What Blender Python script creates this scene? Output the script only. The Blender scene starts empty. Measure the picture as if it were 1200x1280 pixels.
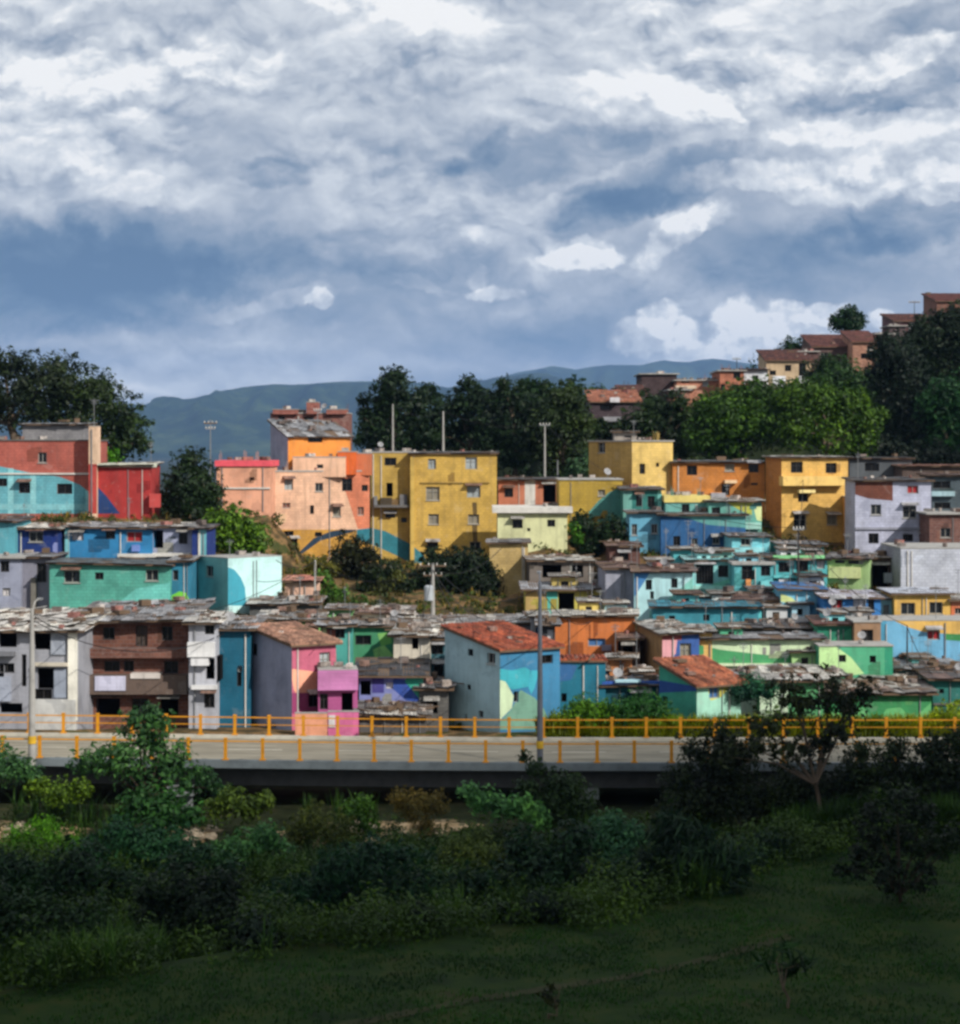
import bpy, math, random
import numpy as np
from mathutils import Vector, noise as mnoise

R = math.radians
SC = bpy.context.scene
COL = SC.collection
rng = random.Random(7)
F, CX, HY, CZ = 2585.0, 600.0, 558.0, 17.0     # lens (in photo pixels), horizon row, eye height above the road

def lin(c):
    out = []
    for v in c[:3]:
        v = v / 255.0
        out.append(v / 12.92 if v <= 0.04045 else ((v + 0.055) / 1.055) ** 2.4)
    return (out[0], out[1], out[2], 1.0)

def at(px, py, Y):
    return Vector(((px - CX) / F * Y, Y, CZ - (py - HY) / F * Y))

# ------------------------------------------------------------------ objects
def link(o, parent=None):
    COL.objects.link(o)
    if parent is not None:
        o.parent = parent
    return o

def empty(name, loc):
    o = bpy.data.objects.new(name, None)
    o.empty_display_size = 0.3
    o.location = loc
    return link(o)

def tag(o, label=None, cat=None, group=None, kind=None):
    if label: o['label'] = label
    if cat: o['category'] = cat
    if group: o['group'] = group
    if kind: o['kind'] = kind
    return o

class MB:
    """collects geometry in world space, built relative to an origin"""
    def __init__(s):
        s.v, s.f, s.m = [], [], []
    def add(s, vs, fs, m=0):
        n = len(s.v)
        s.v += [tuple(p) for p in vs]
        s.f += [tuple(i + n for i in f) for f in fs]
        s.m += [m] * len(fs)
    def quad(s, a, b, c, d, m=0):
        s.add([a, b, c, d], [(0, 1, 2, 3)], m)
    def poly(s, pts, m=0):
        s.add(pts, [tuple(range(len(pts)))], m)
    def obox(s, o, ex, ey, ez, m=0):
        """box from corner o with edge vectors"""
        o = Vector(o); p = [o, o + ex, o + ex + ey, o + ey]
        q = [a + ez for a in p]
        s.add(p + q, [(0, 3, 2, 1), (4, 5, 6, 7), (0, 1, 5, 4), (1, 2, 6, 5), (2, 3, 7, 6), (3, 0, 4, 7)], m)
    def box(s, c, sz, rz=0.0, m=0, tilt=0.0):
        cx, sx = math.cos(rz), math.sin(rz)
        ex = Vector((cx, sx, 0)) * sz[0]; ey = Vector((-sx, cx, 0)) * sz[1]; ez = Vector((0, 0, sz[2]))
        if tilt:
            ex = ex + Vector((0, 0, math.tan(tilt) * sz[0]))
        s.obox(Vector(c) - ex / 2 - ey / 2 - ez / 2, ex, ey, ez, m)
    def tube(s, pts, rads, n=8, m=0, cap=True):
        pts = [Vector(p) for p in pts]
        rings = []
        for i, p in enumerate(pts):
            d = (pts[min(i + 1, len(pts) - 1)] - pts[max(i - 1, 0)])
            if d.length < 1e-6: d = Vector((0, 0, 1))
            d.normalize()
            up = Vector((0, 1, 0)) if abs(d.y) < 0.9 else Vector((1, 0, 0))
            a = d.cross(up).normalized(); b = d.cross(a)
            r = rads[i] if hasattr(rads, '__len__') else rads
            rings.append([p + (a * math.cos(2 * math.pi * k / n) + b * math.sin(2 * math.pi * k / n)) * r for k in range(n)])
        vs = [v for r_ in rings for v in r_]
        fs = []
        for i in range(len(rings) - 1):
            for k in range(n):
                k2 = (k + 1) % n
                fs.append((i * n + k, i * n + k2, (i + 1) * n + k2, (i + 1) * n + k))
        if cap:
            fs.append(tuple(range(n))); fs.append(tuple((len(rings) - 1) * n + k for k in range(n))[::-1])
        s.add(vs, fs, m)
    def build(s, name, mats, parent=None, origin=None, smooth=False):
        if not isinstance(mats, (list, tuple)): mats = [mats]
        if origin is None:
            origin = tuple(parent_world(parent)) if parent is not None else (0, 0, 0)
        me = bpy.data.meshes.new(name)
        v = np.array(s.v, dtype=np.float64) - np.array(origin)
        me.from_pydata(v.tolist(), [], s.f)
        for m in mats: me.materials.append(m)
        me.polygons.foreach_set('material_index', s.m)
        if smooth: me.polygons.foreach_set('use_smooth', [True] * len(s.f))
        me.update()
        o = bpy.data.objects.new(name, me)
        if parent is None: o.location = origin
        else: o.location = Vector(origin) - parent_world(parent)
        return link(o, parent)

def parent_world(o):
    p = Vector((0, 0, 0))
    while o is not None:
        p = p + Vector(o.location); o = o.parent
    return p

def np_mesh(name, V, nper, mat, parent=None, origin=(0, 0, 0)):
    """V: (nface*nper,3) vertices, separate faces"""
    me = bpy.data.meshes.new(name)
    nf = len(V) // nper
    me.vertices.add(len(V)); me.vertices.foreach_set('co', (V - np.array(origin)).astype(np.float32).ravel())
    me.loops.add(len(V)); me.loops.foreach_set('vertex_index', np.arange(len(V), dtype=np.int32))
    me.polygons.add(nf); me.polygons.foreach_set('loop_start', np.arange(0, len(V), nper, dtype=np.int32))
    me.polygons.foreach_set('loop_total', np.full(nf, nper, dtype=np.int32))
    me.materials.append(mat)
    me.update(calc_edges=True); me.validate()
    o = bpy.data.objects.new(name, me)
    o.location = Vector(origin) - (parent_world(parent) if parent is not None else Vector((0, 0, 0)))
    return link(o, parent)

# ------------------------------------------------------------------ materials
_mc = {}
class NT:
    def __init__(s, tree): s.t = tree
    def n(s, typ, **kw):
        nd = s.t.nodes.new(typ)
        for k, v in kw.items():
            if k.startswith('i_'):
                nd.inputs[k[2:].replace('_', ' ')].default_value = v
            else:
                setattr(nd, k, v)
        return nd
    def l(s, a, b): s.t.links.new(a, b)
    def math(s, op, a, b=None, c=None, clamp=False):
        nd = s.n('ShaderNodeMath', operation=op, use_clamp=clamp)
        for i, x in enumerate((a, b, c)):
            if x is None: continue
            if hasattr(x, 'is_output'): s.l(x, nd.inputs[i])
            else: nd.inputs[i].default_value = x
        return nd.outputs[0]
    def mix(s, fac, a, b, blend='MIX'):
        nd = s.n('ShaderNodeMix', data_type='RGBA', blend_type=blend)
        for sock, x in ((nd.inputs[0], fac), (nd.inputs[6], a), (nd.inputs[7], b)):
            if hasattr(x, 'is_output'): s.l(x, sock)
            else: sock.default_value = x
        return nd.outputs[2]
    def ramp(s, fac, stops, interp='LINEAR'):
        nd = s.n('ShaderNodeValToRGB'); r = nd.color_ramp; r.interpolation = interp
        while len(r.elements) < len(stops): r.elements.new(0.5)
        for e, (p, c) in zip(r.elements, stops):
            e.position = p; e.color = c if hasattr(c, '__len__') else (c, c, c, 1)
        s.l(fac, nd.inputs[0]); return nd.outputs[0]
    def noise(s, vec, scale, detail=3.0, rough=0.55, dist=0.0, dim='3D'):
        nd = s.n('ShaderNodeTexNoise', noise_dimensions=dim)
        nd.inputs['Scale'].default_value = scale; nd.inputs['Detail'].default_value = detail
        nd.inputs['Roughness'].default_value = rough; nd.inputs['Distortion'].default_value = dist
        if vec is not None: s.l(vec, nd.inputs['Vector'])
        return nd
    def mapping(s, vec, loc=(0, 0, 0), rot=(0, 0, 0), scale=(1, 1, 1)):
        nd = s.n('ShaderNodeMapping'); nd.inputs[1].default_value = loc; nd.inputs[2].default_value = rot; nd.inputs[3].default_value = scale
        s.l(vec, nd.inputs[0]); return nd.outputs[0]

def newmat(name):
    m = bpy.data.materials.new(name); m.use_nodes = True
    t = m.node_tree; t.nodes.clear(); nt = NT(t)
    out = nt.n('ShaderNodeOutputMaterial')
    return m, nt, out

def bsdf(nt, out, rough=0.85, spec=0.3, metal=0.0):
    b = nt.n('ShaderNodeBsdfPrincipled')
    b.inputs['Roughness'].default_value = rough
    b.inputs['Specular IOR Level'].default_value = spec
    b.inputs['Metallic'].default_value = metal
    nt.l(b.outputs[0], out.inputs[0]); return b

def worldpos(nt):
    return nt.n('ShaderNodeNewGeometry').outputs['Position']

def wall_mat(rgb, kind='plaster', dirt=0.55):
    key = ('wall', tuple(rgb), kind, dirt)
    if key in _mc: return _mc[key]
    m, nt, out = newmat('painted_' + kind)
    b = bsdf(nt, out, 0.88, 0.2)
    P = worldpos(nt)
    lum_ = .3 * rgb[0] + .6 * rgb[1] + .1 * rgb[2]; rgb = tuple(v * .80 + lum_ * .20 + 3 for v in rgb)
    sep = nt.n('ShaderNodeSeparateXYZ'); nt.l(P, sep.inputs[0])
    u = nt.math('ADD', sep.outputs[0], nt.math('MULTIPLY', sep.outputs[1], 0.73))
    cmb = nt.n('ShaderNodeCombineXYZ'); nt.l(u, cmb.inputs[0]); nt.l(sep.outputs[2], cmb.inputs[1])
    c = lin(rgb)
    br = nt.n('ShaderNodeTexBrick'); nt.l(cmb.outputs[0], br.inputs['Vector'])
    br.inputs['Scale'].default_value = 1.0; br.inputs['Mortar Size'].default_value = 0.016
    br.inputs['Brick Width'].default_value = 0.40; br.inputs['Row Height'].default_value = 0.24
    br.inputs['Mortar Smooth'].default_value = 0.3
    if kind == 'brick':
        br.inputs['Color1'].default_value = c
        br.inputs['Color2'].default_value = (c[0] * .62, c[1] * .58, c[2] * .6, 1)
        br.inputs['Mortar'].default_value = (c[0] * .55 + .08, c[1] * .5 + .09, c[2] * .5 + .09, 1)
        base = br.outputs[0]
    else:
        br.inputs['Color1'].default_value = c
        br.inputs['Color2'].default_value = (c[0] * .86, c[1] * .86, c[2] * .88, 1)
        br.inputs['Mortar'].default_value = (c[0] * .66, c[1] * .66, c[2] * .68, 1)
        base = br.outputs[0] if kind == 'block' else None
    n1 = nt.noise(P, 0.55, 5, 0.62).outputs[0]
    k1 = nt.ramp(n1, [(0.34, 0.72), (0.5, 0.94), (0.66, 1.06)])
    base = nt.mix(1.0, base if base is not None else c, k1, 'MULTIPLY')
    st = nt.noise(nt.mapping(P, scale=(2.6, 2.6, 0.28)), 1.0, 4, 0.6).outputs[0]      # run-off streaks
    k2 = nt.ramp(st, [(0.50, 0.0), (0.72, dirt)])
    base = nt.mix(k2, base, (c[0] * .42 + .03, c[1] * .42 + .028, c[2] * .42 + .025, 1))
    n3 = nt.noise(P, 3.1, 4, 0.7).outputs[0]                                           # flaked paint
    k3 = nt.ramp(n3, [(0.60, 0.0), (0.68, dirt * 0.75)])
    base = nt.mix(k3, base, (c[0] * .5 + .17, c[1] * .5 + .16, c[2] * .5 + .15, 1))
    n5 = nt.noise(P, .9, 3, .5, .6).outputs[0]                                         # patched and repainted areas
    base = nt.mix(nt.ramp(n5, [(0.30, .5), (0.36, 0.0)]), base, (c[0] * .7 + .10, c[1] * .7 + .10, c[2] * .7 + .095, 1))
    base = nt.mix(nt.ramp(n5, [(0.63, 0.0), (0.65, dirt * .8)]), base, (c[0] * .55, c[1] * .56, c[2] * .6, 1))
    nt.l(base, b.inputs['Base Color'])
    bm = nt.n('ShaderNodeBump'); bm.inputs['Strength'].default_value = 0.5; bm.inputs['Distance'].default_value = 0.03
    h = nt.math('SUBTRACT', nt.noise(P, 6, 3).outputs[0], nt.math('MULTIPLY', br.outputs['Fac'], 0.5))
    nt.l(h, bm.inputs['Height']); nt.l(bm.outputs[0], b.inputs['Normal'])
    _mc[key] = m; return m

def roof_mat(stops, rough=0.7, name='roof_sheet'):
    key = ('roof', str(stops), rough)
    if key in _mc: return _mc[key]
    m, nt, out = newmat(name)
    b = bsdf(nt, out, rough, 0.35)
    g = nt.n('ShaderNodeNewGeometry'); P = g.outputs['Position']
    n = len(stops)
    c = nt.ramp(g.outputs['Random Per Island'], [(i / n, lin(s_)) for i, s_ in enumerate(stops)], 'CONSTANT')
    mean = tuple(sum(lin(s_)[k] for s_ in stops) / n for k in range(3)) + (1,)
    c = nt.mix(.45, c, mean)
    n1 = nt.noise(P, 1.3, 5, 0.65).outputs[0]
    c = nt.mix(1.0, c, nt.ramp(n1, [(0.35, 0.42), (0.5, 0.92), (0.65, 1.25)]), 'MULTIPLY')
    n4 = nt.noise(nt.mapping(P, scale=(5.0, .5, 5.0)), 1.0, 4, 0.65).outputs[0]
    c = nt.mix(1.0, c, nt.ramp(n4, [(0.35, 0.6), (0.6, 1.1)]), 'MULTIPLY')
    n2 = nt.noise(P, 2.7, 4, 0.7).outputs[0]
    c = nt.mix(nt.ramp(n2, [(0.56, 0.0), (0.68, 0.6)]), c, lin((88, 60, 46)))
    nt.l(c, b.inputs['Base Color'])
    bm = nt.n('ShaderNodeBump'); bm.inputs['Strength'].default_value = 0.4; bm.inputs['Distance'].default_value = 0.02
    nt.l(n2, bm.inputs['Height']); nt.l(bm.outputs[0], b.inputs['Normal'])
    _mc[key] = m; return m

def plain_mat(name, rgb, rough=0.8, spec=0.3, metal=0.0, var=0.25, scale=1.5):
    key = ('plain', name, tuple(rgb))
    if key in _mc: return _mc[key]
    m, nt, out = newmat(name)
    b = bsdf(nt, out, rough, spec, metal)
    n1 = nt.noise(worldpos(nt), scale, 5, 0.65).outputs[0]
    c = nt.mix(1.0, lin(rgb), nt.ramp(n1, [(0.3, 1 - var), (0.5, 1.0), (0.7, 1 + var * .6)]), 'MULTIPLY')
    nt.l(c, b.inputs['Base Color'])
    _mc[key] = m; return m

def leaf_mat(name, rgb, var=0.5, trans=0.3, warm=(0, 0, 0)):
    key = ('leaf', name, tuple(rgb))
    if key in _mc: return _mc[key]
    m, nt, out = newmat(name)
    g = nt.n('ShaderNodeNewGeometry')
    lm = .3 * rgb[0] + .6 * rgb[1] + .1 * rgb[2]; rgb = tuple(max(4, lm + (v - lm) * 1.45) for v in rgb)
    c = lin(rgb)
    dark = (c[0] * .45, c[1] * .5, c[2] * .5, 1)
    lite = (min(1, c[0] * (1.5 + warm[0])), min(1, c[1] * (1.4 + warm[1])), c[2] * 1.1, 1)
    cc = nt.ramp(g.outputs['Random Per Island'], [(0.0, dark), (0.5, c), (0.85, lite), (1.0, (lite[0] * 1.25, lite[1] * 1.2, lite[2] * 1.3, 1))])
    n1 = nt.noise(g.outputs['Position'], 0.32, 3, 0.6).outputs[0]
    cc = nt.mix(1.0, cc, nt.ramp(n1, [(0.35, (.5, .55, .6, 1)), (0.5, (.9, .9, .9, 1)), (0.66, (1.5, 1.35, 1.1, 1))]), 'MULTIPLY')
    d = nt.n('ShaderNodeBsdfPrincipled'); d.inputs['Roughness'].default_value = 0.55; d.inputs['Specular IOR Level'].default_value = 0.25
    nt.l(cc, d.inputs['Base Color'])
    tr = nt.n('ShaderNodeBsdfTranslucent'); nt.l(cc, tr.inputs[0])
    mx = nt.n('ShaderNodeMixShader'); mx.inputs[0].default_value = trans
    nt.l(d.outputs[0], mx.inputs[1]); nt.l(tr.outputs[0], mx.inputs[2]); nt.l(mx.outputs[0], out.inputs[0])
    _mc[key] = m; return m

def glass_mat(rgb=(22, 26, 30)):
    key = ('glass', tuple(rgb))
    if key in _mc: return _mc[key]
    m, nt, out = newmat('window_glass')
    b = bsdf(nt, out, 0.22, 0.35)
    n1 = nt.noise(worldpos(nt), 0.9, 2).outputs[0]
    nt.l(nt.mix(1.0, lin(rgb), nt.ramp(n1, [(0.35, 0.5), (0.65, 1.5)]), 'MULTIPLY'), b.inputs['Base Color'])
    _mc[key] = m; return m

TIN = [(120, 122, 126), (92, 93, 96), (150, 152, 156), (70, 70, 72), (178, 178, 180), (104, 98, 94), (134, 134, 138), (86, 76, 70)]
TIN_DARK = [(74, 74, 78), (56, 55, 58), (96, 96, 100), (120, 118, 118), (66, 60, 58), (48, 47, 48)]
TIN_PALE = [(205, 200, 190), (176, 172, 166), (222, 218, 206), (140, 138, 134), (190, 186, 182), (110, 104, 100)]
TIN_RUST = [(96, 66, 54), (120, 84, 68), (74, 52, 46), (140, 112, 98), (84, 74, 70), (60, 46, 42)]
TILE = [(172, 98, 66), (150, 80, 54), (188, 116, 82), (128, 70, 52), (164, 104, 78), (140, 90, 68)]
TILE_RED = [(158, 78, 50), (136, 62, 42), (176, 92, 60), (118, 56, 42), (148, 84, 62)]
TILE_OLD = [(104, 62, 54), (84, 50, 46), (122, 76, 64), (70, 46, 44)]
CONC = plain_mat('concrete', (150, 148, 144))
CONC_PALE = plain_mat('pale_concrete', (196, 193, 186))
CONC_DARK = plain_mat('dark_concrete', (96, 94, 92))
FRAME = plain_mat('window_frame_paint', (150, 148, 142), 0.6)
FRAME_D = plain_mat('dark_frame_paint', (54, 52, 52), 0.6)
DARKIN = plain_mat('painted_dark_interior', (26, 24, 24), 0.95, 0.05)  # near-black paint puts the room's darkness into the colour
METAL = plain_mat('galvanised_metal', (130, 132, 134), 0.5, 0.4, 0.3)
WOOD = plain_mat('weathered_wood', (96, 78, 62))
BASES = []        # (X, Y, z) of what stands on the hill; the terrain is fitted to them

class Fac:
    """a vertical wall plane seen by the camera; pixel positions on the photo are carried onto it"""
    def __init__(s, O, u, W, inward):
        s.O, s.u, s.W, s.n = Vector(O), Vector(u), W, Vector(inward)
    def uz(s, px, py):
        d = Vector(((px - CX) / F, 1, -(py - HY) / F))
        t = (s.O.x * s.n.x + s.O.y * s.n.y) / (d.x * s.n.x + d.y * s.n.y)
        q = Vector((d.x * t - s.O.x, d.y * t - s.O.y, 0))
        return q.dot(s.u), CZ + d.z * t
    def pt(s, u, z, out=0.0):
        p = s.O + s.u * u - s.n * out
        return Vector((p.x, p.y, z))

def wall_face(mb, fc, z0, z1, holes, rev=0.2):
    us = sorted({0.0, fc.W, *[h[0] for h in holes], *[h[1] for h in holes]})
    zs = sorted({z0, z1, *[h[2] for h in holes], *[h[3] for h in holes]})
    for i in range(len(us) - 1):
        for j in range(len(zs) - 1):
            uc, zc = (us[i] + us[i + 1]) / 2, (zs[j] + zs[j + 1]) / 2
            if any(h[0] < uc < h[1] and h[2] < zc < h[3] for h in holes): continue
            mb.quad(fc.pt(us[i], zs[j]), fc.pt(us[i + 1], zs[j]), fc.pt(us[i + 1], zs[j + 1]), fc.pt(us[i], zs[j + 1]))
    for (a, b, c, d) in holes:
        mb.quad(fc.pt(a, c), fc.pt(a, d), fc.pt(a, d, -rev), fc.pt(a, c, -rev))
        mb.quad(fc.pt(b, d), fc.pt(b, c), fc.pt(b, c, -rev), fc.pt(b, d, -rev))
        mb.quad(fc.pt(a, d), fc.pt(b, d), fc.pt(b, d, -rev), fc.pt(a, d, -rev))
        mb.quad(fc.pt(b, c), fc.pt(a, c), fc.pt(a, c, -rev), fc.pt(b, c, -rev))

def add_window(root, fc, h, kind, rev=0.2):
    a, b, c, d = h
    W, H = b - a, d - c
    big = W > 0.45 and H > 0.45
    if kind == 'o':                                   # open doorway: a room painted near-black behind the wall
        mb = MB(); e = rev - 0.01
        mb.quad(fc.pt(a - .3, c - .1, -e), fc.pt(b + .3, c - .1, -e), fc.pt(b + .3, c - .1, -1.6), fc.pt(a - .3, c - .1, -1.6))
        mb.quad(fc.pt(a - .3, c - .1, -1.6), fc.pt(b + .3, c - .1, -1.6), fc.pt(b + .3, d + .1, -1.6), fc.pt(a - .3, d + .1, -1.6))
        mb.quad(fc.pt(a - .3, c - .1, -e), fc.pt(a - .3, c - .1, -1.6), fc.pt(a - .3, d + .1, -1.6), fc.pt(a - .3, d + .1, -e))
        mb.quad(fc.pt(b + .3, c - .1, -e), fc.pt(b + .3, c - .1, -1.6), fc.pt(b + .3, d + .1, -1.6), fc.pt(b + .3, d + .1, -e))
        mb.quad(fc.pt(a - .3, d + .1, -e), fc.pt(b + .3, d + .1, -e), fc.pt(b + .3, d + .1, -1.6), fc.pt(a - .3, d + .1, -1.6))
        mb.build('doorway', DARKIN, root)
        return
    fr = MB(); t = 0.06 if big else 0.03; o0 = -rev + 0.02
    def bar(u0, u1, z0, z1, dep=0.07):
        p = fc.pt(u0, z0, o0); fr.obox(p, fc.u * (u1 - u0), -fc.n * dep, Vector((0, 0, z1 - z0)))
    bar(a, b, c, c + t); bar(a, b, d - t, d); bar(a, a + t, c + t, d - t); bar(b - t, b, c + t, d - t)
    if big:
        bar((a + b) / 2 - .02, (a + b) / 2 + .02, c + t, d - t, .05)
        if kind == 'g':
            k = int(W / 0.22)
            for i in range(1, k): bar(a + W * i / k - .012, a + W * i / k + .012, c + t, d - t, .12)
        elif H > 0.9: bar(a + t, b - t, c + H * .62, c + H * .62 + .03, .045)
    if big and kind in 'ws':                          # sill
        p = fc.pt(a - .06, c - .06, -rev + .03); fr.obox(p, fc.u * (W + .12), -fc.n * (rev + .04), Vector((0, 0, .055)))
    w = fr.build('door' if kind == 'd' else 'window', FRAME_D if kind in 'kgd' else FRAME, root)
    pn = MB(); pn.quad(fc.pt(a, c, -rev), fc.pt(b, c, -rev), fc.pt(b, d, -rev), fc.pt(a, d, -rev))
    mat = {'w': glass_mat((30, 34, 38)), 'k': glass_mat((14, 14, 15)), 's': plain_mat('closed_shutter', (128, 122, 108)),
           'c': plain_mat('curtain', (150, 158, 160)), 'r': plain_mat('red_cloth', (150, 40, 44)), 'g': glass_mat((20, 22, 24)),
           'b': wall_mat((150, 84, 62), 'brick'), 'd': plain_mat('door_panel', (70, 60, 54)), 'p': plain_mat('pale_shutter', (196, 192, 196)),
           'y': plain_mat('blue_shutter', (70, 110, 160))}[kind]
    pn.build('door_leaf' if kind == 'd' else 'pane', mat, w)

def roof_sheets(mb, O, u, back, W, D, pitch, oh, sheet=(0.95, 2.6), mess=0.35, clutter=8, tile=False, seed=0, side_slope=0.0):
    r = random.Random(seed)
    tp = math.tan(pitch)
    def pt(a, v, h=0.0):
        p = O + u * a + back * v
        return Vector((p.x, p.y, O.z + v * tp + a * side_slope + h))
    a0, a1, v0, v1 = -oh * .8, W + oh * .8, -oh, D + .2
    if tile:
        # half-round tile rows: each row of a slope is a strip of ridges, broken into courses
        nr = max(4, int((a1 - a0) / 0.26)); nc = max(3, int((v1 - v0) / 0.75))
        for i in range(nr):
            for j in range(nc):
                x0 = a0 + (a1 - a0) * i / nr; x1 = a0 + (a1 - a0) * (i + 1) / nr
                y0 = v0 + (v1 - v0) * j / nc; y1 = v0 + (v1 - v0) * (j + 1) / nc + .05
                jz = r.uniform(-.015, .02); xs = [x0, x0 + (x1 - x0) * .3, x0 + (x1 - x0) * .7, x1]; hs = [0.06, .15, .15, .06]
                vs = [pt(x, y0 + r.uniform(-.03, .03), h + jz + .03) for x, h in zip(xs, hs)] + [pt(x, y1, h + jz) for x, h in zip(xs, hs)]
                vs += [pt(x0, y0, .0), pt(x1, y0, .0)]
                mb.add(vs, [(0, 1, 5, 4), (1, 2, 6, 5), (2, 3, 7, 6), (8, 9, 3, 2), (8, 2, 1), (8, 1, 0)], 0)
    else:
        a = a0
        while a < a1 - .15:
            w = min(sheet[0] * r.uniform(.55, 1.1), a1 - a); v = v0 - r.uniform(0, .25) * (mess > .2)
            while v < v1 - .2:
                L = min(sheet[1] * r.uniform(.5, 1.15), v1 - v + .1)
                rot = r.gauss(0, .12) * mess; lift = r.uniform(.02, .10) * (.4 + mess); t1 = r.gauss(0, .07) * mess
                k = 10; vs = []
                for e, vv in ((0, v), (1, v + L)):
                    for q in range(k + 1):
                        f_ = q / k
                        vs.append(pt(a + f_ * (w + .08) + e * rot, vv + (f_ - .5) * rot, lift + (q % 2) * .035 + e * -.03 + f_ * t1))
                fs = [(q, q + 1, k + 2 + q, k + 1 + q) for q in range(k)]
                mb.add(vs, fs, 0)
                v += L - .12
            a += w
    # solid deck under the covering
    mb.add([pt(a0, v0, -.10), pt(a1, v0, -.10), pt(a1, v1, -.10), pt(a0, v1, -.10), pt(a0, v0, .02), pt(a1, v0, .02), pt(a1, v1, .02), pt(a0, v1, .02)],
           [(0, 3, 2, 1), (4, 5, 6, 7), (0, 1, 5, 4), (1, 2, 6, 5), (2, 3, 7, 6), (3, 0, 4, 7)], 1)
    # stones, bricks and planks that hold the covering down
    for _ in range(clutter):
        c = pt(r.uniform(.1, W - .1), r.uniform(0, D * .95), .16)
        t = r.random()
        if t < .55: mb.box(c, (r.uniform(.15, .42), r.uniform(.15, .3), r.uniform(.1, .22)), r.uniform(0, 3), 2)
        elif t < .8: mb.box(c, (r.uniform(.8, 2.4), .12, .07), r.gauss(0, .7), 1, r.gauss(0, .05))
        else: mb.box(c + Vector((0, 0, .1)), (r.uniform(.4, .9), r.uniform(.3, .7), r.uniform(.15, .4)), r.uniform(0, 3), 1 if r.random() < .5 else 2)

DEBRIS = roof_mat([(170, 160, 150), (120, 80, 62), (90, 84, 80), (200, 196, 190), (60, 56, 54), (140, 60, 50), (150, 146, 140)], .85, 'loose_bricks_and_scrap')
_hseed = [100]

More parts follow.
